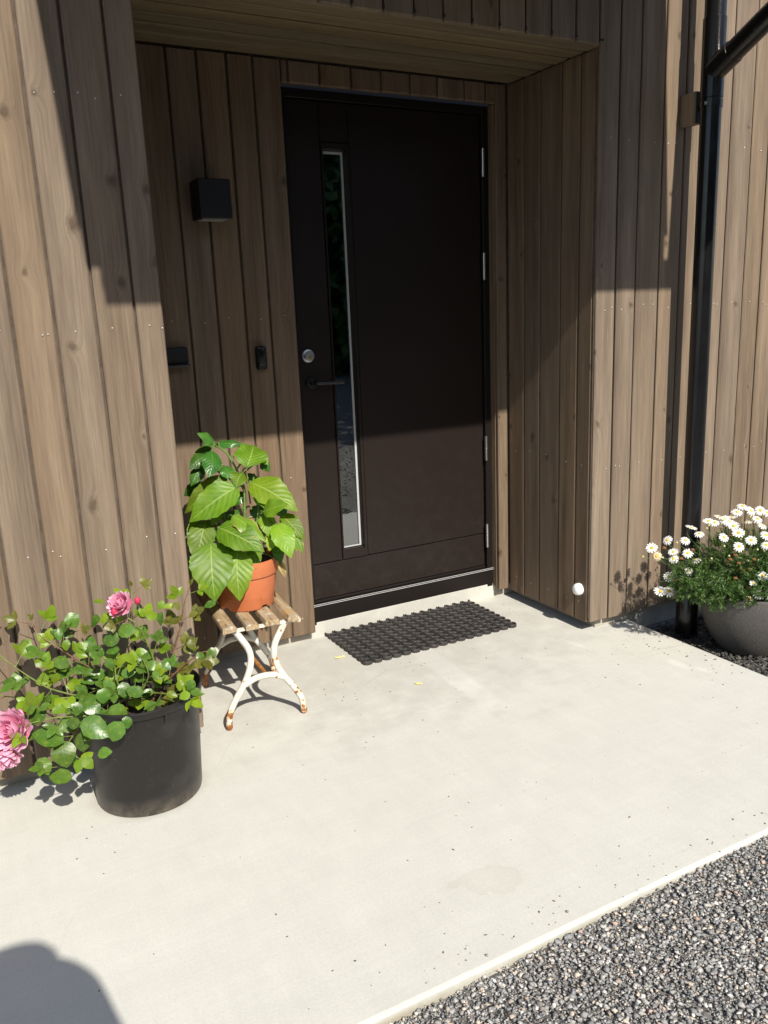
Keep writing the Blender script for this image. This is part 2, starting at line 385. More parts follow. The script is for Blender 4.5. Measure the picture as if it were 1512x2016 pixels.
# recess: back wall, both cheeks and soffit
bk = MB()
bk.box(XJ-.02, DOOR_X0-.004, 0.012, .06, ZC+.02, ZS+.03); bk.box(DOOR_X0-.004, DOOR_X1+.004, 0.012, .06, DOOR_Z+.01, ZS+.03); bk.box(DOOR_X1+.004, XR+.05, 0.012, .06, ZC+.02, ZS+.03)
rec = bk.build('recess_cladding', M_BACK, house)
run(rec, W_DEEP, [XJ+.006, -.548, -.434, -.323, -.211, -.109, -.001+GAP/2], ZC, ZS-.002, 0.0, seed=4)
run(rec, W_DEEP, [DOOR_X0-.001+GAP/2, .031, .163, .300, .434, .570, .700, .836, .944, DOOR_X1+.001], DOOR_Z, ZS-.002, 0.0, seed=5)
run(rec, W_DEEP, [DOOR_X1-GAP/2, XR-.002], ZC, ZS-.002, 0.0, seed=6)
# door linings (edges of the boards turned into the opening)
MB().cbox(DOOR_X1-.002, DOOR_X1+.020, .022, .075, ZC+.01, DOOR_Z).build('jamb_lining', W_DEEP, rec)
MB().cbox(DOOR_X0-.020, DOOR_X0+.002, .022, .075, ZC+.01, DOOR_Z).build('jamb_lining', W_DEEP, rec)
bk = MB().box(XR+.012, XR+.05, -D+.05, .03, ZC+.02, ZS+.03)
chk = bk.build('side_cladding', M_BACK, house)
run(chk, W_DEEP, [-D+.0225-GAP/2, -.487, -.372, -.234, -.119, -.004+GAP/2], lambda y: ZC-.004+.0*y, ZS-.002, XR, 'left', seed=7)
bk = MB().box(XJ-.05, XJ-.012, -D+.05, .03, ZC+.02, ZS+.03)
chl = bk.build('side_cladding', M_BACK, house)
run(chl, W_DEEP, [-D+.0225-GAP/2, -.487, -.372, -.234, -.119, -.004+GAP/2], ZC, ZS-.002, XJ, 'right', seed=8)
bk = MB().box(XJ-.02, XR+.02, -D+.001, .05, ZS+.018, ZS+.025)
sof = bk.build('soffit', plain('soffit_gap_shade', (.02, .015, .011), .9), house)  # near-black sheet paints the shade into the gaps between soffit boards
ys = [-D-.002, -.50, -.405, -.31, -.215, -.115, -.0]
for i, (a, c) in enumerate(zip(ys[:-1], ys[1:])):
    wd = c-a-.018; mid = (a+c)/2
    mw = Matrix.Translation((XJ-.015, mid, ZS+.001*(i % 2))) @ Matrix(((0,0,1,0),(1,0,0,0),(0,1,0,0),(0,0,0,1)))
    board(sof, W_CEIL, wd, XR-XJ+.03, mw, c=.005, thick=.017)
# screws
def screws(name, parent, pts):
    b = MB()
    for (x, y, z, ax_) in pts:
        vs = []
        for i in range(8):
            a = 2*math.pi*i/8; u, v_ = math.cos(a)*.0026, math.sin(a)*.0026
            vs.append((x+u, y, z+v_) if ax_ == 'f' else (x, y+u, z+v_))
        k = (x, y-.0016, z) if ax_ == 'f' else (x-.0016, y, z)
        b.add(vs+[k], [(i, (i+1) % 8, 8) for i in range(8)])
    return tag(b.build(name, M_SCREW, parent), kind='stuff')
rng = random.Random(11); pts = []
for edges in (sorted(eL), eR):
    for a, c in zip(edges[:-1], edges[1:]):
        for z in (.74, 1.40, 2.04, 2.66):
            pts.append(((a+c)/2+rng.uniform(-.022, .022), -D-.0016, z+rng.uniform(-.012, .012), 'f'))
            if rng.random() < .2: pts.append(((a+c)/2+rng.choice((-1, 1))*.034, -D-.0016, z+rng.uniform(-.01, .01), 'f'))
screws('screw_heads', front, pts)
pts = []
for x in (-.49, -.378, -.267, -.16, -.055):
    for z in (.13, .76, 1.41): pts.append((x+rng.uniform(-.015, .015), -.0016, z+rng.uniform(-.01, .01), 'f'))
screws('screw_heads', rec, pts)
pts = []
for y in (-.53, -.43, -.30, -.177, -.06):
    for z in (.13, .76): pts.append((XR-.0016, y+rng.uniform(-.02, .02), z+rng.uniform(-.01, .01), 's'))
screws('screw_heads', chk, pts)
# plinth and the concrete upstand below the door
M_PLINTH = plain('plinth_concrete', (.36, .335, .29), .9, var=.12, scale=14, bump=.25, bd=.003)
b = MB().box(-5, XJ-.07, -D+.06, .3, -.3, ZC+.03).box(XR+.07, 4.6, -D+.045, .3, -.3, ZC+.028); b.box(XJ-.071, DOOR_X0-.01, .052, .3, -.3, ZC+.026); b.box(DOOR_X1+.01, XR+.071, .054, .3, -.3, ZC+.026)
b.build('plinth', M_PLINTH, house)
MB().cbox(DOOR_X0-.012, DOOR_X1+.012, .0575, .30, -.02, .0730, .003).build('door_upstand', M_CONC, house)

# ---------------------------------------------------------------- door
def door_paint():
    m = NM('door_paint'); co = m.coord()
    sc_ = m.noise(m.mapping(co, (60, 60, 200)), 1.0, 2)
    m.set(Specular_IOR_Level=.2); sep = m.n('SeparateXYZ'); m.l(co, sep.inputs[0])
    dirt = m.math('MULTIPLY', m.ramp(sep.outputs[2], [(.15, .5), (.34, .25), (.9, .05)]), m.ramp(m.noise(co, 22, 6, .7), [(.45, 0.0), (.75, .5)]))
    sm = m.noise(m.mapping(co, (30, 30, 9)), 1.0, 3); c = m.mix(dirt, (.0170, .0122, .0106), (.060, .050, .042))
    scr = m.noise(m.mapping(co, (95, 95, 260)), 1.0, 1); c = m.mix(m.ramp(scr, [(.80, 0.0), (.83, .35)]), c, (.12, .10, .085)); m.base(c)
    du = m.noise(co, 2.2, 4)
    m.l(m.ramp(du, [(.3, .30), (.7, .42)]), m.b.inputs['Roughness']); m.bump(m.noise(co, 900, 2), .06, .0006); return m.m
M_DOOR = door_paint()
M_FRAME = plain('door_frame_paint', (.012, .0095, .009), .4, spec=.2)
M_ALU = plain('anodised_aluminium', (.52, .52, .51), .38, .35, var=.05, scale=120)
M_STEEL = plain('hinge_steel', (.66, .65, .63), .28, 1.0)
M_GASK = plain('grey_gasket', (.42, .43, .43), .45)
M_BLACK = plain('black_powder_coat', (.010, .010, .012), .5, spec=.3, var=.2, scale=300)
M_HANDLE = plain('black_handle', (.010, .010, .010), .3)
DY = .072                                             # front face of the leaf
fr = MB()
fr.cbox(DOOR_X0+.001, DOOR_X0+.030, .056, .13, .06, DOOR_Z-.001, .002)
fr.cbox(.961, DOOR_X1-.003, .056, .13, .06, DOOR_Z-.001, .002)
fr.cbox(DOOR_X0+.031, .960, .056, .13, DOOR_Z-.036, DOOR_Z-.002, .002)
fr.build('door_frame', M_FRAME, house)
leaf = MB()
leaf.box(.033, .958, DY+.012, DY+.050, .155, 2.244)
# the pane opening is cut by building the back plate in four pieces
leaf = MB()
PX0, PX1, PZ0, PZ1 = .196, .290, .384, 2.062
leaf.box(.033, PX0-.004, DY+.007, DY+.055, .155, 2.244); leaf.box(PX1+.004, .958, DY+.007, DY+.055, .155, 2.244)
leaf.box(PX0-.004, PX1+.004, DY+.007, DY+.055, .155, PZ0-.004); leaf.box(PX0-.004, PX1+.004, DY+.007, DY+.055, PZ1+.004, 2.244)
door = leaf.build('door', M_DOOR, house)
def panel(x0, x1, z0, z1): return MB().cbox(x0, x1, DY, DY+.0068, z0, z1, .0022).build('panel', M_DOOR, door)
panel(.034, .1795, .337, 2.243); panel(.3115, .957, .337, 2.243); panel(.1835, .3075, 2.094, 2.243); panel(.034, .957, .172, .333)
wf = MB()
x0, x1, z0, z1 = .1835, .3075, .339, 2.090
wf.add([(x0,DY-.004,z0),(x1,DY-.004,z0),(x1,DY-.004,z1),(x0,DY-.004,z1),
        (PX0-.006,DY-.004,PZ0-.012),(PX1+.006,DY-.004,PZ0-.012),(PX1+.006,DY-.004,PZ1+.006),(PX0-.006,DY-.004,PZ1+.006),
        (PX0,DY+.024,PZ0),(PX1,DY+.024,PZ0),(PX1,DY+.024,PZ1),(PX0,DY+.024,PZ1),
        (x0,DY+.006,z0),(x1,DY+.006,z0),(x1,DY+.006,z1),(x0,DY+.006,z1)],
       [(0,1,5,4),(1,2,6,5),(2,3,7,6),(3,0,4,7),(4,5,9,8),(5,6,10,9),(6,7,11,10),(7,4,8,11),(0,12,13,1),(1,13,14,2),(2,14,15,3),(3,15,12,0)])
wf.build('window_frame', M_DOOR, door)
gk = MB(); gw = .009
gk.box(PX0-.001, PX0+gw*.4, DY+.0235, DY+.027, PZ0, PZ1); gk.box(PX1-gw, PX1+.001, DY+.0235, DY+.027, PZ0, PZ1)
gk.box(PX0+gw*.4, PX1-gw, DY+.0235, DY+.027, PZ0, PZ0+gw*.6); gk.box(PX0+gw*.4, PX1-gw, DY+.0235, DY+.027, PZ1-gw, PZ1)
gk.build('glazing_spacer', M_GASK, door)
def glass_mat():
    m = NM('door_glass'); m.t.nodes.remove(m.b)
    fre = m.n('Fresnel'); fre.inputs[0].default_value = 3.2
    gl = m.n('BsdfGlossy'); gl.inputs['Roughness'].default_value = .012; gl.inputs['Color'].default_value = (.9, .93, .92, 1)
    tr = m.n('BsdfTransparent'); tr.inputs[0].default_value = (.55, .58, .57, 1)
    wave = m.n('Bump'); wave.inputs['Strength'].default_value = .05; wave.inputs['Distance'].default_value = .004; m.l(m.noise(m.coord(), 9, 2), wave.inputs['Height'])
    m.l(wave.outputs[0], gl.inputs['Normal'])
    mx = m.n('MixShader'); m.l(fre.outputs[0], mx.inputs[0]); m.l(tr.outputs[0], mx.inputs[1]); m.l(gl.outputs[0], mx.inputs[2])
    m.l(mx.outputs[0], m.out.inputs[0]); return m.m
MB().add([(PX0-.003,DY+.030,PZ0-.003),(PX1+.003,DY+.030,PZ0-.003),(PX1+.003,DY+.030,PZ1+.003),(PX0-.003,DY+.030,PZ1+.003)], [(0,1,2,3)]) if False else None
gp = MB(); gp.add([(PX0-.003,DY+.0285,PZ0-.003),(PX1+.003,DY+.0285,PZ0-.003),(PX1+.003,DY+.0285,PZ1+.003),(PX0-.003,DY+.0285,PZ1+.003)], [(0,1,2,3)])
gp.build('glass_pane', glass_mat(), door)
# dim hallway behind the glass
M_ROOM = plain('hallway_wall', (.10, .095, .09), .8)
hb = MB(); hb.add([(-.6,.16,.06),(1.5,.16,.06),(1.5,2.2,.06),(-.6,2.2,.06),(-.6,.16,2.4),(1.5,.16,2.4),(1.5,2.2,2.4),(-.6,2.2,2.4)],
                  [(0,1,2,3),(4,7,6,5),(1,5,6,2),(2,6,7,3),(3,7,4,0)])
hb.box(-.6, .02, .135, .16, .06, 2.4); hb.box(.97, 1.5, .135, .16, .06, 2.4); hb.box(.021, .969, .135, .16, 2.25, 2.4); hb.box(.3, .969, .14, .16, .06, 2.24); hb.box(.021, .18, .14, .16, .06, 2.24)
hb.build('hallway', M_ROOM, house)
# hinges
for zc in (2.047, 1.604, .763, .329):
    h = MB()
    def cyl(z0, z1, r): h.lathe([(0.0001, z0-.0025), (r*.6, z0-.0025), (r, z0), (r, z1), (r*.6, z1+.0025), (.0001, z1+.0025)], 14, (.957, .046, 0))
    cyl(zc-.058, zc-.0015, .0075); cyl(zc+.0015, zc+.058, .0075)
    h.box(.9525, .9615, .052, .0553, zc-.05, zc+.05)
    auto_smooth(h.build('hinge', M_STEEL, door))
# lock cylinder and handle
lk = MB()
def yl(b, prof, c, n=28):                              # lathe about the Y axis, profile (r, -y)
    vs = []; fs = []; m_ = len(prof)
    for i in range(n):
        a = 2*math.pi*i/n
        for r, y in prof: vs.append((c[0]+r*math.cos(a), c[1]-y, c[2]+r*math.sin(a)))
    for i in range(n):
        j = (i+1) % n
        for q in range(m_-1): fs.append((i*m_+q, i*m_+q+1, j*m_+q+1, j*m_+q))
    b.add(vs, fs)
yl(lk, [(.028, 0), (.028, .004), (.0265, .006), (.0215, .007), (.0215, .020), (.0195, .022), (.014, .0225), (.0005, .0225)], (.072, DY, 1.250))
lo = lk.build('lock_cylinder', plain('satin_chrome', (.62, .62, .62), .33, 1.0), door); auto_smooth(lo)
kp = MB(); yl(kp, [(.0085, 0), (.0085, .0015), (.0005, .002)], (.073, DY-.0222, 1.244), 16); kp.box(.0722, .0738, DY-.0248, DY-.0235, 1.239, 1.249)
kp.build('key_plug', plain('brass', (.62, .42, .14), .35, 1.0), door)
hd = MB(); yl(hd, [(.0265, 0), (.0265, .006), (.025, .009), (.012, .010), (.011, .038), (.0005, .038)], (.080, DY, 1.137))
hd.tube(smooth_path([(.080, DY-.030, 1.137), (.090, DY-.046, 1.137), (.115, DY-.050, 1.1365), (.16, DY-.050, 1.136), (.213, DY-.049, 1.1355)], 5), [.0095]*20+[.008], 12)
auto_smooth(hd.build('handle', M_HANDLE, door))
# weather strip and threshold
ws = MB()
ws.cbox(.002, .994, .0495, .0530, .1552, .1574, .0005); ws.cbox(.002, .994, .0475, .0530, .1488, .1508, .0005)
ws.build('threshold_strip', M_ALU, house)
MB().cbox(.001, .995, .0545, .11, .0735, .1470, .002).build('threshold', M_FRAME, house)
MB().cbox(.0025, .9935, .0535, .070, .1475, .1580, .001).build('threshold_lip', M_FRAME, house)
MB().cbox(.034, .957, .066, .10, .1590, .170, .002).build('drip_edge', M_FRAME, door)

# ---------------------------------------------------------------- canopy above the view
M_ROOFM = plain('black_roof_metal', (.02, .02, .021), .45)
can = root('canopy', (.2, -1.3, 2.86), 'flat wooden porch roof above the entrance that shades the door', 'canopy')
KZ, KY = 2.86, -2.075
dk = MB().box(-.965, 1.345, KY+.03, -D-.004, KZ+.02, KZ+.15).build('roof_deck', M_BACK, can)
for i in range(13):
    y0 = KY+.035+i*.1115
    if y0+.1 < -D-.006: board(dk, W_CEIL, .105, 2.30, Matrix.Translation((-.963, y0+.052, KZ+.002)) @ Matrix(((0,0,1,0),(1,0,0,0),(0,1,0,0),(0,0,0,1))), thick=.017)
MB().cbox(-.93, 1.315, KY, KY+.027, KZ-.03, KZ+.14).build('fascia', W_FRONT, can)
MB().cbox(-.98, 1.36, KY-.012, -D-.004, KZ+.152, KZ+.165).build('roof_cover', M_ROOFM, can)
gt = MB(); gy, gz, gr = KY-.058, KZ+.055, .056        # half-round gutter
vs = []; n = 14
for x in (-.93, 1.41):
    for i in range(n): a = math.pi+math.pi*i/(n-1); vs.append((x, gy+gr*math.cos(a), gz+gr*math.sin(a)))
gt.add(vs, [(i, i+1, n+i+1, n+i) for i in range(n-1)]+[tuple(range(n-1, -1, -1)), tuple(range(n, 2*n))])
gt.build('gutter', M_ROOFM, can)

# ---------------------------------------------------------------- downpipe
def pipe_mat():
    m = NM('black_pipe'); co = m.coord(); m.set(Base_Color=(.007, .007, .008), Roughness=.25)
    m.l(m.ramp(m.noise(co, 14, 4), [(.3, .16), (.7, .28)]), m.b.inputs['Roughness']); return m.m
M_PIPE = pipe_mat()
PXX, PYY = 1.507, -.733
dp = root('downpipe', (PXX, PYY, ZG), 'black metal rainwater downpipe with a sloping branch beside the daisies', 'downpipe')
def seg_pipe(name, prof): 
    o = MB().lathe(prof, 32, (PXX, PYY, 0)).build(name, M_PIPE, dp); auto_smooth(o); return o
seg_pipe('pipe', [(.0405, -.10), (.0405, 2.22)])
seg_pipe('ground_sleeve', [(.049, -.11), (.049, .17), (.046, .175), (.041, .176)])
seg_pipe('junction', [(.0412, 2.185), (.044, 2.187), (.044, 2.47), (.0412, 2.472)])
seg_pipe('upper_pipe', [(.0405, 2.40), (.0405, 3.2)])
o = MB().tube([(PXX-.004, PYY-.01, 2.280), (1.485, -.98, 2.392), (1.400, -2.13, 2.90)], .0405, 24).build('branch_pipe', M_PIPE, dp); auto_smooth(o)
dv = Vector((1.485-PXX, -.98-PYY, 2.392-2.280)).normalized(); p0 = Vector((PXX, PYY, 2.280))
o = MB().tube([p0, p0+dv*.115, p0+dv*.117], [.0445, .0445, .041], 24).build('branch_socket', M_PIPE, dp); auto_smooth(o)
for zc in (2.165, .9 - 10):
    if zc < 0: continue
    seg_pipe('clamp', [(.0408, zc-.014), (.0435, zc-.014), (.0435, zc+.014), (.0408, zc+.014)])
    MB().cbox(1.489, 1.525, -.6785, -.6725, zc-.058, zc+.058, .001).build('bracket_plate', M_BLACK, dp)
    MB().cbox(PXX-.008, PXX+.008, PYY+.036, -.6788, zc-.010, zc+.010, .002).build('bracket_arm', M_BLACK, dp)
    sc = MB(); sc.lathe([(.0005, -.006), (.0055, -.006), (.0055, .004), (.0035, .0055), (.0005, .0055)], 10, (0, 0, 0))
    me = sc.mesh('clamp_screw', M_SCREW); put('clamp_screw', me, dp, Matrix.Translation((PXX-.043, PYY-.012, zc)) @ Matrix.Rotation(R(-60), 4, 'Y') @ Matrix.Rotation(R(35), 4, 'X'))
bl = MB().cbox(1.487, 1.524, -.672, -D-.001, 2.165-.060, 2.165+.060, .002)
tag(bl.build('wooden_block', W_FRONT), 'small brown wooden block fixed to the wall behind the pipe bracket', 'block')
# ---------------------------------------------------------------- wall fittings
wl = root('wall_lamp', (-.332, 0, 1.84), 'black cube wall lamp left of the door', 'lamp')
MB().cbox(-.392, -.272, -.120, -.014, 1.772, 1.908, .0025).build('lamp_housing', M_BLACK, wl)
MB().cbox(-.372, -.292, -.0138, -.0005, 1.790, 1.890, .001).build('mounting_plate', M_BLACK, wl)
MB().box(-.380, -.284, -.108, -.026, 1.7695, 1.7712).build('diffuser', plain('frosted_glass', (.30, .30, .29), .4), wl)
db_ = root('doorbell', (-.163, 0, 1.258), 'slim black rounded doorbell on the boards beside the door lock', 'doorbell')
def rounded_slab(x0, x1, z0, z1, y0, y1, r, n=6):
    b = MB(); ring = []
    for cx, cz, a0 in ((x1-r, z1-r, 0), (x0+r, z1-r, 90), (x0+r, z0+r, 180), (x1-r, z0+r, 270)):
        for i in range(n+1): a = R(a0+90*i/n); ring.append((cx+r*math.cos(a), cz+r*math.sin(a), math.cos(a), math.sin(a)))
    vs = []; lay = [(y1, 0), (y0+.003, 0), (y0+.001, -.0012), (y0, -.003)]
    for y, d_ in lay: vs += [(x+c_*d_, y, z+s_*d_) for x, z, c_, s_ in ring]
    k = len(ring); fs = [(l*k+i, (l+1)*k+i, (l+1)*k+(i+1) % k, l*k+(i+1) % k) for l in range(3) for i in range(k)]
    fs.append(tuple(3*k+i for i in reversed(range(k)))); b.add(vs, fs); return b
M_GLOSSB = plain('glossy_black_plastic', (.008, .008, .008), .22)
o = rounded_slab(-.184, -.144, 1.212, 1.304, -.024, -.0005, .009).build('doorbell_body', M_BLACK, db_); auto_smooth(o)
o = rounded_slab(-.180, -.148, 1.226, 1.300, -.0262, -.0242, .007).build('doorbell_face', M_GLOSSB, db_); auto_smooth(o)
mb_ = root('wall_box', (-.53, 0, 1.28), 'flat black box with a ledge on the wall, half hidden by the left boards', 'wall box')
o = rounded_slab(-.628, -.460, 1.253, 1.316, -.030, -.0005, .008).build('box_body', M_BLACK, mb_); auto_smooth(o)
MB().cbox(-.625, -.458, -.046, -.0008, 1.243, 1.2525, .002).build('box_ledge', plain('dark_grey_plastic', (.05, .05, .05), .4), mb_)
ds = MB(); prof = [(.0265, 0), (.0275, .006), (.0270, .014), (.0235, .023), (.016, .029), (.008, .0312), (.0004, .0318)]
vs = []; fs = []; n = 28; m_ = len(prof)
for i in range(n):
    a = 2*math.pi*i/n
    for r, d_ in prof: vs.append((XR-.001-d_, -.525+r*math.cos(a), .192+r*math.sin(a)))
for i in range(n):
    j = (i+1) % n
    for q in range(m_-1): fs.append((i*m_+q, j*m_+q, j*m_+q+1, i*m_+q+1))
ds.add(vs, fs)
tag(ds.build('doorstop', plain('white_plastic', (.82, .82, .80), .35), smooth=True), 'round white doorstop low on the side wall near the corner', 'doorstop')

# ---------------------------------------------------------------- rubber ring mat
def rubber():
    m = NM('black_rubber'); co = m.coord('Object'); f = m.noise(co, 60, 4)
    gi = m.n('NewGeometry'); f2 = m.noise(gi.outputs['Position'], 25, 4)
    m.base(m.ramp(f2, [(.35, (.020, .018, .017)), (.75, (.050, .044, .040))])); m.set(Roughness=.62); m.bump(f, .2, .001); return m.m
M_RUB = rubber()
MX0, MX1, MY0, MY1 = .063, .850, -.348, .073
mat_ = root('doormat', ((MX0+MX1)/2, (MY0+MY1)/2, 0), 'black rubber ring mat on the concrete in front of the door', 'doormat')
NC, NR = 17, 10; px_ = (MX1-MX0)/NC; py_ = (MY1-MY0)/(NR)
rm = MB(); n = 12; ro, ri, hh = px_*.50, px_*.36, .0165
prof = [(ri, .001), (ri*.97, hh-.003), (ri*1.06, hh), (ro*.93, hh), (ro, hh-.003), (ro*.99, .001)]
vs = []; fs = []
for i in range(n):
    a = 2*math.pi*(i+.5)/n
    for r, z in prof: vs.append((r*math.cos(a), r*math.sin(a)*.93, z))
for i in range(n):
    j = (i+1) % n
    for q in range(5): fs.append((i*6+q, i*6+q+1, j*6+q+1, j*6+q))
rm.add(vs, fs); ring_me = rm.mesh('ring', M_RUB)
wb = MB()
for r_ in range(NR):
    for c_ in range(NC):
        x = MX0+px_*(c_+.5); y = MY0+py_*(r_+.5)
        put('ring', ring_me, mat_, Matrix.Translation((x, y, 0)) @ Matrix.Rotation((c_*7+r_*3) % 5*.02, 4, 'Z'))
        wb.cbox(x-px_*.46, x+px_*.46, y-.0035, y+.0035, .001, .0085, .001)
        if r_ < NR-1: wb.cbox(x-.0035, x+.0035, y+py_*.3, y+py_*.7, .001, .008, .001)
wb.build('web', M_RUB, mat_)

# ---- measured positions of leaves, canes and flowers (metres)
PLANT_LEAVES=[((-0.468,-0.296,0.977),(-0.528,-0.297,1.024),0.046,1),
((-0.463,-0.245,0.957),(-0.519,-0.208,0.940),0.044,1),
((-0.454,-0.281,0.974),(-0.367,-0.307,0.969),0.040,1),
((-0.490,-0.271,0.940),(-0.569,-0.298,0.897),0.059,1),
((-0.485,-0.315,0.958),(-0.527,-0.385,0.876),0.073,1),
((-0.512,-0.271,0.896),(-0.567,-0.293,0.835),0.051,1),
((-0.388,-0.398,0.897),(-0.323,-0.298,0.958),0.114,0),
((-0.388,-0.303,0.942),(-0.315,-0.294,0.947),0.044,0),
((-0.396,-0.365,0.873),(-0.438,-0.412,0.831),0.066,0),
((-0.426,-0.406,0.835),(-0.608,-0.383,0.725),0.121,0),
((-0.439,-0.322,0.858),(-0.593,-0.272,0.734),0.081,0),
((-0.378,-0.383,0.840),(-0.256,-0.526,0.740),0.117,0),
((-0.373,-0.494,0.750),(-0.306,-0.569,0.781),0.066,2),
((-0.471,-0.442,0.741),(-0.394,-0.556,0.657),0.070,3),
((-0.523,-0.436,0.705),(-0.409,-0.579,0.629),0.114,0),
((-0.358,-0.461,0.729),(-0.367,-0.511,0.661),0.062,2),
((-0.333,-0.506,0.703),(-0.318,-0.592,0.593),0.082,2),
((-0.291,-0.454,0.721),(-0.238,-0.531,0.634),0.070,0),
((-0.542,-0.363,0.717),(-0.604,-0.416,0.577),0.095,0),
((-0.557,-0.453,0.661),(-0.586,-0.538,0.470),0.143,0),
((-0.475,-0.484,0.628),(-0.503,-0.551,0.460),0.106,0),
((-0.408,-0.478,0.614),(-0.427,-0.520,0.553),0.044,0),
((-0.331,-0.470,0.625),(-0.326,-0.506,0.551),0.044,1),
((-0.332,-0.494,0.664),(-0.372,-0.522,0.612),0.048,2),
((-0.584,-0.320,0.580),(-0.612,-0.346,0.514),0.048,0),
((-0.494,-0.393,0.748),(-0.535,-0.405,0.709),0.040,0),
((-0.313,-0.344,0.901),(-0.289,-0.356,0.863),0.040,1),
((-0.326,-0.491,0.559),(-0.320,-0.522,0.504),0.026,4),
((-0.265,-0.512,0.650),(-0.256,-0.545,0.588),0.026,3),
((-0.512,-0.230,0.833),(-0.572,-0.199,0.783),0.055,1),
((-0.447,-0.326,0.742),(-0.510,-0.312,0.711),0.055,1),
((-0.384,-0.334,0.795),(-0.430,-0.322,0.750),0.051,1),
((-0.413,-0.336,0.732),(-0.474,-0.348,0.694),0.051,1),
((-0.373,-0.356,0.741),(-0.324,-0.405,0.701),0.055,1),
((-0.521,-0.327,0.678),(-0.558,-0.345,0.624),0.051,1),
((-0.483,-0.372,0.674),(-0.482,-0.400,0.620),0.062,1),
((-0.336,-0.321,0.855),(-0.362,-0.318,0.813),0.059,1),
((-0.366,-0.393,0.705),(-0.368,-0.447,0.634),0.059,1),
((-0.450,-0.364,0.810),(-0.498,-0.391,0.747),0.062,0),
((-0.549,-0.316,0.703),(-0.608,-0.335,0.645),0.062,0),
((-0.359,-0.416,0.806),(-0.343,-0.487,0.750),0.062,0),
((-0.478,-0.418,0.646),(-0.518,-0.453,0.571),0.070,0),
((-0.578,-0.384,0.613),(-0.609,-0.426,0.529),0.077,0),
((-0.420,-0.426,0.649),(-0.406,-0.494,0.561),0.073,0),
((-0.296,-0.478,0.666),(-0.274,-0.544,0.599),0.062,0),
((-0.443,-0.308,0.897),(-0.435,-0.362,0.848),0.055,1),
((-0.332,-0.326,0.927),(-0.299,-0.377,0.893),0.055,0),
((-0.505,-0.268,0.793),(-0.564,-0.262,0.740),0.062,1),
((-0.313,-0.391,0.773),(-0.273,-0.456,0.704),0.070,1),
((-0.517,-0.416,0.622),(-0.500,-0.482,0.545),0.070,1)]
PLANT_STEMS=[[(-0.425,-0.404,0.592),(-0.403,-0.377,0.730),(-0.393,-0.357,0.823),(-0.425,-0.308,0.935),(-0.470,-0.296,0.974)],
[(-0.451,-0.413,0.594),(-0.471,-0.397,0.651),(-0.476,-0.363,0.720),(-0.457,-0.327,0.804),(-0.458,-0.304,0.883)],
[(-0.413,-0.434,0.593),(-0.396,-0.435,0.666),(-0.369,-0.430,0.735),(-0.362,-0.375,0.818)],
[(-0.393,-0.424,0.749),(-0.392,-0.408,0.831),(-0.389,-0.397,0.897)]]
ROSE_CANES=[[(-0.963,-0.799,0.319),(-0.999,-0.762,0.381),(-1.064,-0.745,0.439),(-1.109,-0.731,0.484),(-1.163,-0.699,0.535),(-1.176,-0.670,0.572)],
[(-0.972,-0.819,0.314),(-1.051,-0.813,0.348),(-1.150,-0.793,0.391),(-1.205,-0.774,0.436),(-1.263,-0.727,0.491),(-1.292,-0.700,0.531)],
[(-0.897,-0.834,0.325),(-0.868,-0.827,0.406),(-0.888,-0.821,0.513),(-0.910,-0.821,0.556),(-0.942,-0.807,0.583)],
[(-0.856,-0.857,0.323),(-0.815,-0.828,0.423),(-0.779,-0.822,0.513),(-0.764,-0.835,0.583),(-0.738,-0.832,0.642)],
[(-0.975,-0.862,0.322),(-1.046,-0.892,0.330),(-1.167,-0.879,0.344),(-1.235,-0.867,0.339),(-1.271,-0.850,0.328)],
[(-0.987,-0.878,0.327),(-1.066,-0.891,0.335),(-1.138,-0.903,0.275),(-1.171,-0.915,0.209)],
[(-0.931,-0.817,0.317),(-0.922,-0.775,0.400),(-0.926,-0.750,0.483),(-0.902,-0.750,0.572),(-0.892,-0.736,0.640)],
[(-0.849,-0.863,0.314),(-0.795,-0.868,0.403),(-0.745,-0.906,0.449),(-0.716,-0.921,0.453)],
[(-1.010,-0.800,0.306),(-1.089,-0.747,0.381),(-1.101,-0.718,0.463),(-1.076,-0.707,0.552)],
[(-0.986,-0.823,0.314),(-1.124,-0.793,0.359),(-1.232,-0.754,0.372),(-1.304,-0.710,0.384)],
[(-0.907,-0.862,0.329),(-0.899,-0.881,0.404),(-0.909,-0.871,0.461)],
[(-0.861,-0.913,0.322),(-0.838,-0.962,0.361),(-0.802,-0.988,0.381)],
[(-0.966,-0.865,0.331),(-0.984,-0.859,0.398),(-0.978,-0.821,0.460)],
[(-1.016,-0.840,0.320),(-1.064,-0.817,0.392),(-1.116,-0.791,0.425),(-1.159,-0.759,0.453)]]
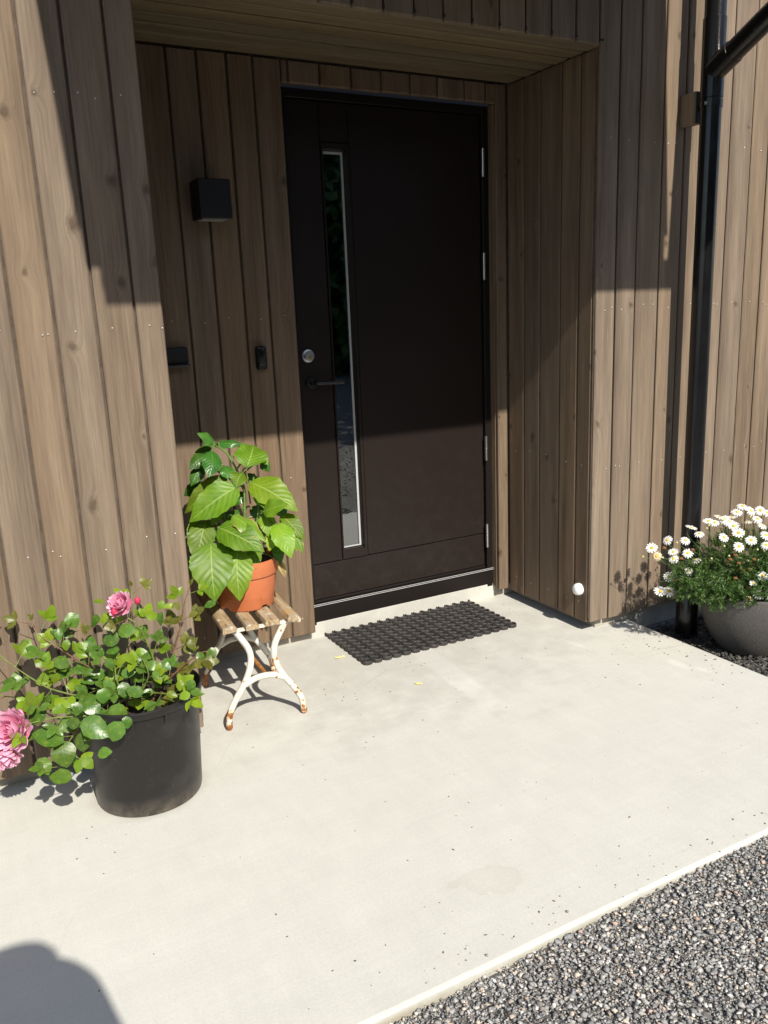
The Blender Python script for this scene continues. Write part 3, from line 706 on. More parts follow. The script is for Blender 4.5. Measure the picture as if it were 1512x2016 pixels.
ROSE_BIG=[((-1.193,-0.912,0.304),0.093),((-1.071,-0.962,0.322),0.089),((-1.022,-0.992,0.310),0.061),((-1.157,-0.934,0.254),0.075),((-1.178,-0.940,0.190),0.070),((-1.211,-0.872,0.202),0.056),((-1.104,-0.922,0.273),0.065),((-1.135,-0.883,0.313),0.056),((-1.243,-0.851,0.297),0.056),((-1.208,-0.855,0.350),0.061),((-1.125,-0.938,0.344),0.042),((-1.110,-0.937,0.379),0.039),((-1.187,-0.881,0.382),0.039),((-1.222,-0.864,0.375),0.039),((-1.065,-0.897,0.357),0.061),((-1.002,-0.937,0.337),0.061),((-1.033,-0.906,0.386),0.047),((-0.953,-0.937,0.391),0.051),((-0.978,-0.911,0.392),0.047),((-1.119,-0.789,0.466),0.048),((-0.936,-0.845,0.543),0.058),((-0.980,-0.816,0.517),0.056),((-0.983,-0.835,0.486),0.042),((-0.994,-0.839,0.451),0.037),((-1.132,-0.899,0.218),0.037),((-1.056,-0.959,0.237),0.042),((-0.993,-0.992,0.329),0.037),((-0.832,-0.979,0.395),0.034),((-0.805,-0.994,0.394),0.037),((-0.856,-0.973,0.370),0.034),((-0.827,-1.001,0.369),0.034),((-0.793,-1.007,0.374),0.039),((-0.875,-0.915,0.415),0.042),((-0.852,-0.900,0.429),0.039),((-0.883,-0.881,0.434),0.039),((-0.927,-0.873,0.462),0.035),((-0.913,-0.865,0.475),0.034),((-0.954,-0.879,0.427),0.042),((-1.205,-0.716,0.516),0.037),((-1.142,-0.799,0.427),0.034),((-1.069,-0.740,0.571),0.051),((-1.084,-0.737,0.554),0.045),((-1.111,-0.728,0.532),0.039),((-1.096,-0.745,0.501),0.034),((-1.013,-0.761,0.565),0.042),((-0.986,-0.776,0.566),0.034),((-0.991,-0.748,0.615),0.032),((-0.831,-0.830,0.596),0.030),((-0.811,-0.842,0.591),0.030),((-0.791,-0.853,0.590),0.028),((-0.833,-0.829,0.552),0.043),((-0.722,-0.931,0.450),0.043),((-0.749,-0.918,0.442),0.035),((-0.765,-0.888,0.475),0.034),((-0.700,-0.892,0.587),0.039),((-0.748,-0.873,0.560),0.032)]
ROSE_FLOWERS=[((-0.945,-0.808,0.617),0.029),((-1.281,-0.856,0.329),0.044),((-1.304,-0.854,0.249),0.035)]
ROSE_BUDS=[(-0.889,-0.793,0.609),(-0.962,-0.816,0.597),(-1.245,-0.822,0.356)]
ROSE_STICK=[(-1.013,-0.693,0.346),(-1.041,-0.639,0.485)]
DAISIES=[((1.201,-0.803,0.420),0),
((1.262,-0.828,0.450),0),
((1.328,-0.866,0.446),0),
((1.358,-0.868,0.496),0),
((1.382,-0.889,0.471),0),
((1.276,-0.850,0.400),0),
((1.273,-0.856,0.373),0),
((1.329,-0.881,0.394),0),
((1.352,-0.902,0.364),0),
((1.318,-0.895,0.322),0),
((1.246,-0.862,0.300),0),
((1.205,-0.855,0.243),0),
((1.238,-0.873,0.243),0),
((1.213,-0.819,0.386),1),
((1.461,-0.864,0.508),0),
((1.481,-0.880,0.502),0),
((1.513,-0.878,0.521),0),
((1.525,-0.893,0.512),0),
((1.535,-0.908,0.503),0),
((1.558,-0.905,0.518),0),
((1.545,-0.928,0.487),0),
((1.449,-1.031,0.494),0),
((1.399,-1.001,0.477),0),
((1.428,-1.054,0.446),0),
((1.479,-1.070,0.467),0),
((1.589,-0.904,0.536),0),
((1.623,-0.902,0.557),0),
((1.645,-0.931,0.539),0),
((1.680,-0.949,0.539),0),
((1.699,-0.968,0.530),0),
((1.651,-0.986,0.484),0),
((1.548,-1.085,0.481),0),
((1.531,-1.102,0.446),0),
((1.489,-1.126,0.329),0),
((1.453,-1.113,0.300),2),
((1.478,-1.124,0.254),0),
((1.447,-1.107,0.233),1),
((1.607,-0.948,0.500),2),
((1.649,-0.961,0.509),0),
((1.705,-0.993,0.507),0),
((1.601,-1.093,0.482),0),
((1.603,-1.118,0.439),0),
((1.745,-0.988,0.533),0),
((1.738,-1.035,0.481),0),
((1.547,-1.135,0.365),0),
((1.570,-1.150,0.300),0),
((1.619,-1.142,0.378),0),
((1.529,-1.141,0.244),0)]
DAISY_HEADS=[((1.246,-0.828,0.417),0),
((1.301,-0.872,0.372),0),
((1.348,-0.888,0.405),0),
((1.284,-0.891,0.269),0),
((1.332,-0.913,0.286),0),
((1.399,-1.038,0.391),0),
((1.427,-1.058,0.375),0),
((1.432,-1.067,0.352),0),
((1.437,-1.073,0.341),0),
((1.461,-1.084,0.347),0),
((1.406,-1.063,0.316),0),
((1.483,-1.085,0.388),0),
((1.448,-1.096,0.278),0),
((1.420,-1.045,0.407),0),
((1.266,-0.877,0.285),0),
((1.509,-0.941,0.450),0),
((1.163,-0.792,0.386),1),
((1.429,-0.886,0.486),1),
((1.439,-0.889,0.498),1),
((1.596,-0.967,0.526),1),
((1.499,-1.095,0.384),1),
((1.481,-1.069,0.441),1),
((1.502,-1.085,0.427),1),
((1.462,-1.074,0.385),1),
((1.334,-1.000,0.398),1),
((1.377,-1.070,0.234),1),
((1.387,-1.016,0.445),1),
((1.296,-0.850,0.438),1),
((1.235,-0.833,0.379),1),
((1.343,-0.924,0.268),1),
((1.547,-0.966,0.435),1),
((1.525,-1.099,0.420),1),
((1.398,-1.033,0.406),1)]

# ---------------------------------------------------------------- slatted stool
def old_paint():
    m = NM('chipped_white_paint'); co = m.coord(); sep = m.n('SeparateXYZ'); m.l(co, sep.inputs[0])
    f = m.noise(co, 38, 6, .65); g_ = m.noise(co, 9, 4)
    low = m.ramp(sep.outputs[2], [(0.0, .24), (.03, .19), (.08, .11), (.17, .06), (.36, .03)])
    k = m.math('ADD', f, m.math('ADD', low, m.math('MULTIPLY', m.math('SUBTRACT', g_, .5), .35)))
    rust = m.ramp(m.noise(co, 90, 4), [(.3, (.11, .035, .012)), (.55, (.32, .12, .03)), (.8, (.46, .22, .06))])
    white = m.ramp(f, [(.3, (.60, .57, .48)), (.7, (.76, .74, .67))])
    c = m.mix(m.ramp(k, [(.655, 0.0), (.69, 1.0)]), white, rust)
    edge = m.math('MULTIPLY', m.ramp(k, [(.60, 0.0), (.65, .55), (.68, 0.0)]), 1.0)
    c = m.mix(edge, c, (.62, .42, .16)); m.base(c); m.set(Roughness=.5); m.bump(k, -.35, .002); return m.m
def old_slat():
    m = NM('weathered_slat'); co = m.coord(); rnd = m.n('ObjectInfo').outputs['Random']
    off = m.n('CombineXYZ'); m.l(m.math('MULTIPLY', rnd, 31.0), off.inputs[0]); va = m.n('VectorMath', operation='ADD'); m.l(co, va.inputs[0]); m.l(off.outputs[0], va.inputs[1]); v = va.outputs[0]
    gr_ = m.noise(m.mapping(v, (110, 5, 110)), 1.0, 5, .65); bl_ = m.noise(v, 26, 5, .6)
    c = m.ramp(gr_, [(.3, (.13, .085, .045)), (.5, (.34, .24, .13)), (.72, (.50, .40, .25))])
    c = m.mix(m.ramp(bl_, [(.50, 0.0), (.60, .75)]), c, (.36, .30, .22)); c = m.mix(m.ramp(bl_, [(.62, 0.0), (.66, .9)]), c, (.66, .58, .42))
    c = m.mix(m.ramp(m.noise(v, 14, 4), [(.55, 0.0), (.68, .7)]), c, (.44, .25, .07))
    m.base(c); m.set(Roughness=.8); m.bump(m.math('ADD', gr_, m.math('MULTIPLY', bl_, .6)), .8, .004); return m.m
M_OLDP, M_SLAT = old_paint(), old_slat()
ST = Matrix.Translation((-.431, -.381, 0)) @ Matrix.Rotation(R(-4.8), 4, 'Z')
stool = root('stool', (-.431, -.381, 0), 'low slatted stool with curved chipped white metal legs under the orange pot', 'stool')
LEG = [(-.092, .368), (-.074, .338), (-.050, .295), (-.042, .255), (-.050, .212), (-.072, .163), (-.106, .112), (-.129, .070), (-.137, .035), (-.138, .004)]
def tl(p): return ST @ Vector(p)
for y in (-.2025, .2025):
    for s_ in (-1, 1):
        path = smooth_path([tl((x*-s_, y, z)) for x, z in LEG], 4)
        b = MB(); b.tube(path, [.0118]*(len(path)-1)+[.0095], 12); o = b.build('leg', M_OLDP, stool); auto_smooth(o, 50)
    pth = smooth_path([tl((-.070, y, .158)), tl((-.035, y, .174)), tl((0, y, .178)), tl((.035, y, .174)), tl((.070, y, .158))], 4)
    auto_smooth(MB().tube(pth, .0112, 12).build('crossbar', M_OLDP, stool), 50)
    b = MB(); b.cbox(-.125, .125, y-.011, y+.011, .362, .369, .001); b.v = [tuple(tl(q)) for q in b.v]; b.build('seat_bar', M_OLDP, stool)
auto_smooth(MB().tube([tl((.012, -.2025, .174)), tl((.01, 0, .168)), tl((.008, .2025, .174))], .0085, 10).build('stretcher', plain('rusty_iron', (.33, .14, .035), .8, var=.5, scale=70, bump=.4), stool), 50)
for i, (xc, tilt, wd) in enumerate(((-.111, 4, .050), (-.034, 1, .046), (.040, -1, .052), (.114, -16, .048))):
    b = MB(); rng = random.Random(i); L0, L1 = -.232+rng.uniform(-.006, .006), .232; ny = 14
    prof = [(-.5, .0), (-.5, .6), (-.42, .92), (-.2, 1.0), (.2, 1.0), (.42, .92), (.5, .6), (.5, 0.0)]; k = len(prof); vs = []
    for j in range(ny+1):
        y = L0+(L1-L0)*j/ny
        for a, c in prof:
            nz = noise.noise(Vector((a*4+i*9, y*22, c*3)))
            vs.append((a*wd*(1+.05*nz), y, c*.021+nz*.0016))
    b.add(vs, [(j*k+q, j*k+(q+1) % k, (j+1)*k+(q+1) % k, (j+1)*k+q) for j in range(ny) for q in range(k)]+[tuple(range(k)), tuple(ny*k+q for q in reversed(range(k)))])
    o = put('slat', b.mesh('slat', M_SLAT), stool, ST @ Matrix.Translation((xc, 0, .3695 if i < 3 else .3710)) @ Matrix.Rotation(R(-tilt), 4, 'Y')); auto_smooth(o, 40)

# ---------------------------------------------------------------- leaves
def leaf_mat(name, cols, vein, rough=.45, trans=.28, lat=9.0, tilt=.24, burn=0.0, veinw=.5, bmp=.2):
    m = NM(name); uv = m.n('UVMap'); sep = m.n('SeparateXYZ'); m.l(uv.outputs[0], sep.inputs[0]); u, v = sep.outputs[0], sep.outputs[1]
    av = m.math('ABSOLUTE', m.math('MULTIPLY_ADD', v, 2.0, -1.0)); co = m.coord()
    rnd = m.n('ObjectInfo').outputs['Random']
    mid = m.ramp(av, [(0.0, 1.0), (.035, .9), (.065, 0.0)])
    q = m.math('SUBTRACT', u, m.math('MULTIPLY', m.math('POWER', av, .85), tilt))
    tri = m.math('ABSOLUTE', m.math('SUBTRACT', m.math('FRACT', m.math('MULTIPLY', q, lat)), .5))        # 0 at the vein
    lv = m.ramp(tri, [(0.0, .75), (.035, .45), (.08, 0.0)])
    vv = m.math('MAXIMUM', mid, m.math('MULTIPLY', lv, m.math('SUBTRACT', 1.0, m.math('MULTIPLY', av, .6))))
    nz = m.noise(co, 28, 4)
    c = m.ramp(nz, [(.3, cols[0]), (.7, cols[1])])
    hs = m.n('HueSaturation'); m.l(c, hs.inputs['Color']); m.l(m.math('MULTIPLY_ADD', rnd, .5, .76), hs.inputs['Value']); m.l(m.math('MULTIPLY_ADD', m.math('FRACT', m.math('MULTIPLY', rnd, 5.7)), .03, .485), hs.inputs['Hue']); c = hs.outputs[0]
    c = m.mix(m.math('MULTIPLY', vv, veinw), c, vein)
    if burn > 0:
        e = m.math('ADD', av, m.math('MULTIPLY', m.math('SUBTRACT', m.noise(co, 60, 4), .5), 1.0))
        c = m.mix(m.ramp(e, [(1.0-burn, 0.0), (1.06-burn, 1.0)]), c, (.42, .30, .11))
    bsp = m.noise(co, 75, 3); c = m.mix(m.ramp(bsp, [(.70, 0.0), (.74, .7)]), c, (.20, .15, .05))
    yel = m.noise(co, 6, 2); c = m.mix(m.ramp(yel, [(.5, 0.0), (.75, .4)]), c, (.22, .27, .03))
    m.base(c); m.set(Roughness=rough, Specular_IOR_Level=.4)
    h = m.math('ADD', m.math('MULTIPLY', m.ramp(tri, [(0.0, 0.0), (.5, 1.0)]), .8), m.math('SUBTRACT', m.math('MULTIPLY', nz, .4), m.math('MULTIPLY', mid, .6)))
    m.bump(h, bmp, .003)
    tb = m.n('BsdfTranslucent'); hv = m.mix(1.0, c, (1.15, 1.25, .5), 'MULTIPLY'); m.l(hv, tb.inputs[0])
    mx = m.n('MixShader'); mx.inputs[0].default_value = trans; m.l(m.b.outputs[0], mx.inputs[1]); m.l(tb.outputs[0], mx.inputs[2]); m.l(mx.outputs[0], m.out.inputs[0])
    return m.m
def leaf_mesh(name, mat, L=1.0, W=.6, nu=10, nv=6, arch=.1, fold=.12, wave=.05, serr=.0, a=.62, b_=.85, seed=0, curl=0.0):
    rng = random.Random(seed); ph = rng.uniform(0, 6); um = a/(a+b_); mxf = um**a*(1-um)**b_
    vs = []; uvs = []; bend = rng.uniform(-.05, .05)
    for i in range(nu+1):
        u = i/nu; f = (u**a*(1-u)**b_)/mxf if 0 < u < 1 else 0.012
        hw = W/2*f
        for j in range(nv+1):
            v = -1+2*j/nv; av = abs(v)
            e = 1.0
            if serr > 0 and av > .99 and 0 < i < nu: e += serr*(1 if i % 2 else -1)
            x = hw*v*e*math.cos(fold*1.2*av)+bend*L*math.sin(math.pi*u); z = arch*L*(4*u*(1-u)*.55-u*u*curl)+fold*hw*(av**1.4)+wave*W*av*av*f*math.sin(u*13+ph+(2 if v > 0 else 0))
            vs.append((x, L*u, z)); uvs.append((u, (v+1)/2))
    k = nv+1; fs = [(i*k+j, i*k+j+1, (i+1)*k+j+1, (i+1)*k+j) for i in range(nu) for j in range(nv)]
    me = bpy.data.meshes.new(name); me.from_pydata(vs, [], fs); lay = me.uv_layers.new(name='UVMap')
    for lp in me.loops: lay.data[lp.index].uv = uvs[lp.vertex_index]
    me.materials.append(mat); me.polygons.foreach_set('use_smooth', [True]*len(me.polygons)); me.update(); return me
def frame(base, tip, nh):
    y = (Vector(tip)-Vector(base)); L = y.length; y.normalize(); z = Vector(nh)-y*Vector(nh).dot(y)
    if z.length < .05: z = Vector((.3, .2, 1))-y*y.z
    z.normalize(); x = y.cross(z)
    mt = Matrix((x, y, z)).transposed().to_4x4(); mt.translation = base; return mt, L
def view_mix(p, cam_w=.5, up_w=.45, sun_w=.3, rnd_w=.0, rng=None):
    v = (CAM-Vector(p)).normalized()*cam_w+Vector((0, 0, up_w))+SUNV*sun_w
    if rng: v += Vector((rng.gauss(0, 1), rng.gauss(0, 1), rng.gauss(0, 1)))*rnd_w
    return v.normalized()
VEIN = (.40, .52, .13)
LM = [leaf_mat('big_leaf', ((.095, .195, .010), (.160, .275, .014)), VEIN, .45, .33, lat=8, tilt=.3, veinw=.55, bmp=.42),
      leaf_mat('dark_leaf', ((.030, .105, .014), (.055, .155, .020)), (.12, .25, .05), .30, .22, veinw=.5, bmp=.3),
      leaf_mat('young_leaf', ((.15, .27, .014), (.21, .34, .020)), (.36, .46, .08), .42, .35, lat=8, tilt=.3, veinw=.5, bmp=.38),
      leaf_mat('scorched_leaf', ((.12, .25, .018), (.17, .30, .026)), (.36, .46, .10), .42, .3, burn=.13),
      leaf_mat('withered_leaf', ((.14, .16, .03), (.30, .20, .08)), (.40, .30, .14), .7, .2, burn=.5)]

# ---------------------------------------------------------------- plant in the orange pot
PC = Vector((-.428, -.392, .3925))
plant = root('potted_plant', PC, 'broad leaved green plant in an orange plastic pot on the stool', 'potted plant')
def terra():
    m = NM('orange_plastic'); co = m.coord(); f = m.noise(co, 18, 4)
    m.base(m.ramp(f, [(.3, (.46, .135, .052)), (.7, (.53, .165, .066))])); m.set(Roughness=.48); m.bump(m.noise(co, 300, 2), .05, .001); return m.m
M_TERRA = terra()
b = MB()
prof = [(.0005, .006), (.082, .006), (.086, .010), (.090, .000), (.098, .000), (.1005, .004), (.1135, .118), (.1145, .122), (.1225, .123), (.1235, .126), (.1285, .176), (.1280, .180), (.1245, .1805), (.1225, .178), (.1170, .125), (.1080, .06), (.10, .02)]
n = 64; vs = []; m_ = len(prof)
for i in range(n):
    a_ = 2*math.pi*i/n
    notch = (i % 16) in (0, 1, 2)
    for q, (r, z) in enumerate(prof):
        zz = z+(.011 if notch and z < .005 and q in (3, 4, 5) else 0)
        vs.append((PC.x+r*math.cos(a_+.3), PC.y+r*math.sin(a_+.3), PC.z+zz))
b.add(vs, [(i*m_+q, ((i+1) % n)*m_+q, ((i+1) % n)*m_+q+1, i*m_+q+1) for i in range(n) for q in range(m_-1)])
o = b.build('pot', M_TERRA, plant); auto_smooth(o, 40)
M_SOIL = plain('potting_soil', (.030, .020, .013), .95, var=.6, scale=90, bump=.9, bd=.01)
def soil(name, c, r, parent, seed=0):
    b = MB(); vs = []; fs = []; nr, na = 6, 28
    for i in range(nr+1):
        for j in range(na):
            a_ = 2*math.pi*j/na; rr = r*i/nr; vs.append((c[0]+rr*math.cos(a_), c[1]+rr*math.sin(a_), c[2]+noise.noise(Vector((rr*40*math.cos(a_)+seed, rr*40*math.sin(a_), seed)))*.007))
    fs = [(i*na+j, (i+1)*na+j, (i+1)*na+(j+1) % na, i*na+(j+1) % na) for i in range(nr) for j in range(na)]
    b.add(vs, fs); return b.build(name, M_SOIL, parent, True)
soil('soil', (PC.x, PC.y, PC.z+.158), .1195, plant)
M_STEM = plain('green_stem', (.10, .17, .03), .5, var=.3, scale=40)
M_STEMB = plain('brown_stem', (.16, .11, .06), .65, var=.35, scale=60)
for i, st in enumerate(PLANT_STEMS):
    pts = [Vector(p) for p in st]
    if i < 3: pts[0] = Vector((PC.x+(pts[0].x-PC.x)*.5, PC.y+(i-1)*.02, PC.z+.15))
    path = smooth_path(pts, 5); nn = len(path)
    auto_smooth(MB().tube(path, [(.0065 if i < 3 else .0035)*(1-.55*k/nn) for k in range(nn)], 8).build('stem', M_STEM if i < 3 else M_STEMB, plant))
allst = [q for st in PLANT_STEMS[:3] for q in smooth_path(st, 4)]
pet = MB()
for i, (bs, tp, wd, k) in enumerate(PLANT_LEAVES):
    bs, tp = Vector(bs), Vector(tp); rng = random.Random(100+i)
    L = (tp-bs).length
    droop = (bs.z-tp.z)/max(L, .01)
    nh = view_mix(bs, .62, .38, .35, .10, rng)
    mt, L = frame(bs, tp, nh)
    me = leaf_mesh('leaf', LM[k], L, max(wd*1.04, L*.40), 12, 8, arch=.19 if k != 4 else .3, fold=(.10 if k not in (1, 3) else -.25), wave=.06 if k != 3 else .11, serr=.04, a=.68, b_=1.05, seed=i)
    put('leaf', me, plant, mt)
    near = min(allst, key=lambda q: (q-bs).length+abs(q.z-bs.z+.04)*.5)
    auto_smooth(MB().tube(smooth_path([near, (near+bs)/2+Vector((0, 0, .012)), bs, bs+(tp-bs)*.04], 4), [.0032]*8+[.0026]*5, 6).build('petiole', M_STEM, plant))

# ---------------------------------------------------------------- rose in the black pot
RC = Vector((-.918, -.808, 0))
rose = root('potted_rose', RC, 'pink rose bush in a large black plastic pot against the boards', 'potted plant')
def blackpot():
    m = NM('black_pot_plastic'); co = m.coord(); sep = m.n('SeparateXYZ'); m.l(co, sep.inputs[0]); f = m.noise(co, 30, 6, .7)
    dust = m.math('MULTIPLY', m.ramp(sep.outputs[2], [(0.0, 1.0), (.02, .55), (.06, 0.0)]), m.ramp(f, [(.35, .1), (.6, .8)]))
    sc_ = m.noise(m.mapping(co, (60, 60, 240)), 1.0, 3); spk = m.noise(co, 190, 2)
    c = m.mix(dust, (.015, .0138, .0132), (.16, .135, .105)); c = m.mix(m.ramp(spk, [(.70, 0.0), (.76, .4)]), c, (.22, .20, .17))
    scf = m.noise(m.mapping(co, (25, 25, 150)), 1.0, 4, .7); c = m.mix(m.ramp(scf, [(.64, 0.0), (.74, .3)]), c, (.12, .11, .10)); sm_ = m.noise(co, 7, 4); c = m.mix(m.ramp(sm_, [(.5, 0.0), (.75, .22)]), c, (.10, .088, .075)); m.base(c)
    m.l(m.ramp(f, [(.3, .30), (.7, .42)]), m.b.inputs['Roughness']); m.set(Specular_IOR_Level=.3); m.bump(sc_, .05, .001); return m.m
M_POT = blackpot()
RH = .343
prof = [(.0005, .004), (.145, .004), (.150, .000), (.156, .003), (.158, .012), (.1735, RH-.030), (.1740, RH-.028), (.1790, RH-.026), (.1845, RH-.020), (.1855, RH-.006), (.1830, RH), (.1795, RH+.001), (.1765, RH-.004), (.1720, RH-.03), (.165, RH-.09)]
o = MB().lathe(prof, 72, RC).build('pot', M_POT, rose); auto_smooth(o, 45)
gs = MB()
for i in range(12):                                    # gussets under the rim
    a_ = 2*math.pi*i/12+.2; ca, sa = math.cos(a_), math.sin(a_)
    for d_ in (-.004, .004):
        tx, ty = -sa*d_, ca*d_
        gs.add([(RC.x+ca*.1735+tx, RC.y+sa*.1735+ty, RH-.027), (RC.x+ca*.1835+tx, RC.y+sa*.1835+ty, RH-.021), (RC.x+ca*.1715+tx, RC.y+sa*.1715+ty, RH-.062)], [(0, 1, 2)])
    gs.add([(RC.x+ca*.1835+sa*.004, RC.y+sa*.1835-ca*.004, RH-.021), (RC.x+ca*.1835-sa*.004, RC.y+sa*.1835+ca*.004, RH-.021), (RC.x+ca*.1715-sa*.004, RC.y+sa*.1715+ca*.004, RH-.062), (RC.x+ca*.1715+sa*.004, RC.y+sa*.1715-ca*.004, RH-.062)], [(0, 1, 2, 3)])
gs.build('rim_gussets', M_POT, rose)
soil('soil', (RC.x, RC.y, RH-.055), .168, rose, 3)
RL = [leaf_mat('rose_leaf_deep', ((.050, .118, .016), (.085, .165, .022)), (.10, .18, .05), .32, .22, lat=7, veinw=.3, bmp=.07),
      leaf_mat('rose_leaf_fresh', ((.13, .23, .012), (.20, .30, .018)), (.22, .30, .06), .36, .38, lat=7, veinw=.3, bmp=.07),
      leaf_mat('rose_leaf_bronze', ((.10, .095, .018), (.14, .15, .025)), (.20, .16, .06), .34, .32, lat=7, veinw=.3, bmp=.07)]
RV = [[leaf_mesh('leaf', RL[k], 1.0, .60+.05*s_, 8, 4, arch=.10+.05*s_, fold=.22-.14*s_, wave=.05, serr=.03, a=.64, b_=.88, seed=s_*7+k) for s_ in range(3)] for k in range(3)]
RYG = [leaf_mesh('leaf', RL[2], 1.0, .38, 6, 4, arch=.2, fold=.4, wave=.05, a=.6, b_=.8, seed=40+s_) for s_ in range(2)]
rr_ = random.Random(21); nleaf = 0; EX_V = []; EX_F = []; EX_M = []; EX_U = []
M_CANE = plain('green_cane', (.13, .17, .035), .5, var=.35, scale=50)
M_CANER = plain('reddish_cane', (.15, .075, .035), .5, var=.35, scale=50)
def rleaf(bs, tp, nh, k, young=False, wide=1.0):
    global nleaf
    mt, L = frame(bs, tp, nh); nleaf += 1
    if nleaf > 238 and not young and wide == 1.0:
        me = RV[k][rr_.randrange(3)]; M4 = mt @ Matrix.Diagonal((L, L, L, 1)); n0 = len(EX_V)
        EX_V.extend(M4 @ v.co for v in me.vertices)
        for pl_ in me.polygons:
            EX_F.append(tuple(i+n0 for i in pl_.vertices)); EX_M.append(k); EX_U.extend(me.uv_layers[0].data[li].uv[:] for li in pl_.loop_indices)
        return
    me = RYG[rr_.randrange(2)] if young else RV[k][rr_.randrange(3)]
    put('leaf', me, rose, mt @ Matrix.Diagonal((L*wide*rr_.uniform(.95, 1.15), L, L, 1)))
for ci in (0, 1, 4, 5, 9, 2, 3, 7, 8, 12, 6, 11, 10):
    cn = ROSE_CANES[ci]; pts = [Vector(p) for p in cn]
    st = Vector((RC.x+(ci % 5-2)*.022, RC.y+(ci % 3-1)*.03, RH-.055)); pts = [st, st.lerp(pts[0], .6)+Vector((0, 0, .03))]+pts[1:]
    path = smooth_path(pts, 8); nn = len(path)
    auto_smooth(MB().tube(path, [.0036*(1-.68*k/nn) for k in range(nn)], 7).build('cane', M_CANER if ci in (3, 7, 0) else M_CANE, rose))
    acc = 0; side = 1
    total = sum((path[i+1]-path[i]).length for i in range(nn-1)); run_ = 0; nxt = total*.26
    while nxt < total:
        run_ = 0
        for i in range(nn-1):
            sl_ = (path[i+1]-path[i]).length
            if run_+sl_ >= nxt: break
            run_ += sl_
        p = path[i].lerp(path[i+1], (nxt-run_)/max(sl_, 1e-6)); t = (path[i+1]-path[i]).normalized(); fr_ = nxt/total
        kk = 2 if (ci in (3, 7) or fr_ > .9) and rr_.random() < .75 else (1 if rr_.random() < (.72 if fr_ > .55 else .22) else 0)
        sd = t.cross(view_mix(p)).normalized()*side; side = -side
        d_ = (sd*.8+t*.45+Vector((rr_.uniform(-.3, .3), rr_.uniform(-.4, .2), rr_.uniform(-.1, .5)))).normalized()
        rl = rr_.uniform(.036, .052); end = p+d_*rl
        nh = view_mix(p, .42, .55, .4, .42, rr_)
        sz = rr_.uniform(.036, .051)*(.75 if fr_ > .9 else 1)
        rleaf(end-d_*.002, end+d_*sz, nh, kk)
        x_ = d_.cross(nh).normalized()
        for q in ((.95,) if nleaf % 3 else (.95, .5)):
            for s_ in (-1, 1):
                bq = p+d_*rl*q; dd = (x_*s_*.9+d_*.45).normalized()
                rleaf(bq, bq+dd*sz*rr_.uniform(.8, .95), (nh+Vector((rr_.uniform(-.2, .2), rr_.uniform(-.2, .2), 0))).normalized(), kk)
        MB().tube([p, p+d_*rl*.5, end], [.0011, .001, .0008], 5).build('petiole', M_CANE if kk < 2 else M_CANER, rose)
        nxt += rr_.uniform(.036, .050)
    if ci in (0, 3, 6, 8, 1):
        for q in range(3):
            d_ = (t+Vector((rr_.uniform(-.8, .8), rr_.uniform(-.6, .3), rr_.uniform(-.1, .7)))).normalized()
            rleaf(path[-1], path[-1]+d_*rr_.uniform(.018, .03), view_mix(p, .4, .4, .3, .5, rr_), 2, True)
for p, d_ in ROSE_BIG:
    p = Vector(p); ang = rr_.uniform(-1.9, 1.9)-math.pi/2
    d2 = (r2*math.cos(ang)+u2*math.sin(ang)+fwd*rr_.uniform(-.2, .2)).normalized()
    k = 0 if d_ > .034 else (1 if p.x < -.8 else 2)
    nh = view_mix(p, .6, .4, .4, .30, rr_)
    rleaf(p-d2*d_*.5, p+d2*d_*.5, nh, k, wide=1.12)
me = bpy.data.meshes.new('small_leaves'); me.from_pydata(EX_V, [], EX_F); me.uv_layers.new(name='UVMap'); me.uv_layers[0].data.foreach_set('uv', np.array(EX_U).reshape(-1))
for q in RL: me.materials.append(q)
me.polygons.foreach_set('material_index', EX_M); me.polygons.foreach_set('use_smooth', [True]*len(EX_M)); tag(put('small_leaves', me, rose), kind='stuff')
print('rose leaves', nleaf)
def petal_mat(name, c0, c1):
    m = NM(name); uv = m.n('UVMap'); sep = m.n('SeparateXYZ'); m.l(uv.outputs[0], sep.inputs[0])
    c = m.mix(m.ramp(sep.outputs[0], [(.25, 0.0), (.95, 1.0)]), c0, c1); m.base(c); m.set(Roughness=.55)
    m.bump(m.noise(m.mapping(uv.outputs[0], (4, 30, 1)), 1.0, 3), .2, .001)
    tb = m.n('BsdfTranslucent'); m.l(c, tb.inputs[0]); mx = m.n('MixShader'); mx.inputs[0].default_value = .3; m.l(m.b.outputs[0], mx.inputs[1]); m.l(tb.outputs[0], mx.inputs[2]); m.l(mx.outputs[0], m.out.inputs[0]); return m.m
def cup_petal(mat, seed):                              # unit petal: base at origin, rises along Z, faces +X outwards
    rng = random.Random(seed); vs = []; uvs = []; nu, nv = 7, 6
    for i in range(nu+1):
        u = i/nu; wdt = .52*(math.sin(math.pi*(.12+.80*u)))**.7
        for j in range(nv+1):
            v = -1+2*j/nv
            th = v*wdt*1.7
            rad = .15+.36*math.sin(u*math.pi*.62)
            z = 1.02*u*(1-.12*v*v*u)+.035*math.sin(v*5+seed)*u
            rl = .12*max(0, u-.75)*4*(.6+.4*math.sin(seed+v*3))
            vs.append(((rad+rl)*math.cos(th), (rad+rl)*math.sin(th), z)); uvs.append((u, (v+1)/2))
    k = nv+1; me = bpy.data.meshes.new('petal'); me.from_pydata(vs, [], [(i*k+j, (i+1)*k+j, (i+1)*k+j+1, i*k+j+1) for i in range(nu) for j in range(nv)])
    lay = me.uv_layers.new(name='UVMap')
    for lp in me.loops: lay.data[lp.index].uv = uvs[lp.vertex_index]
    me.materials.append(mat); me.polygons.foreach_set('use_smooth', [True]*len(me.polygons)); return me
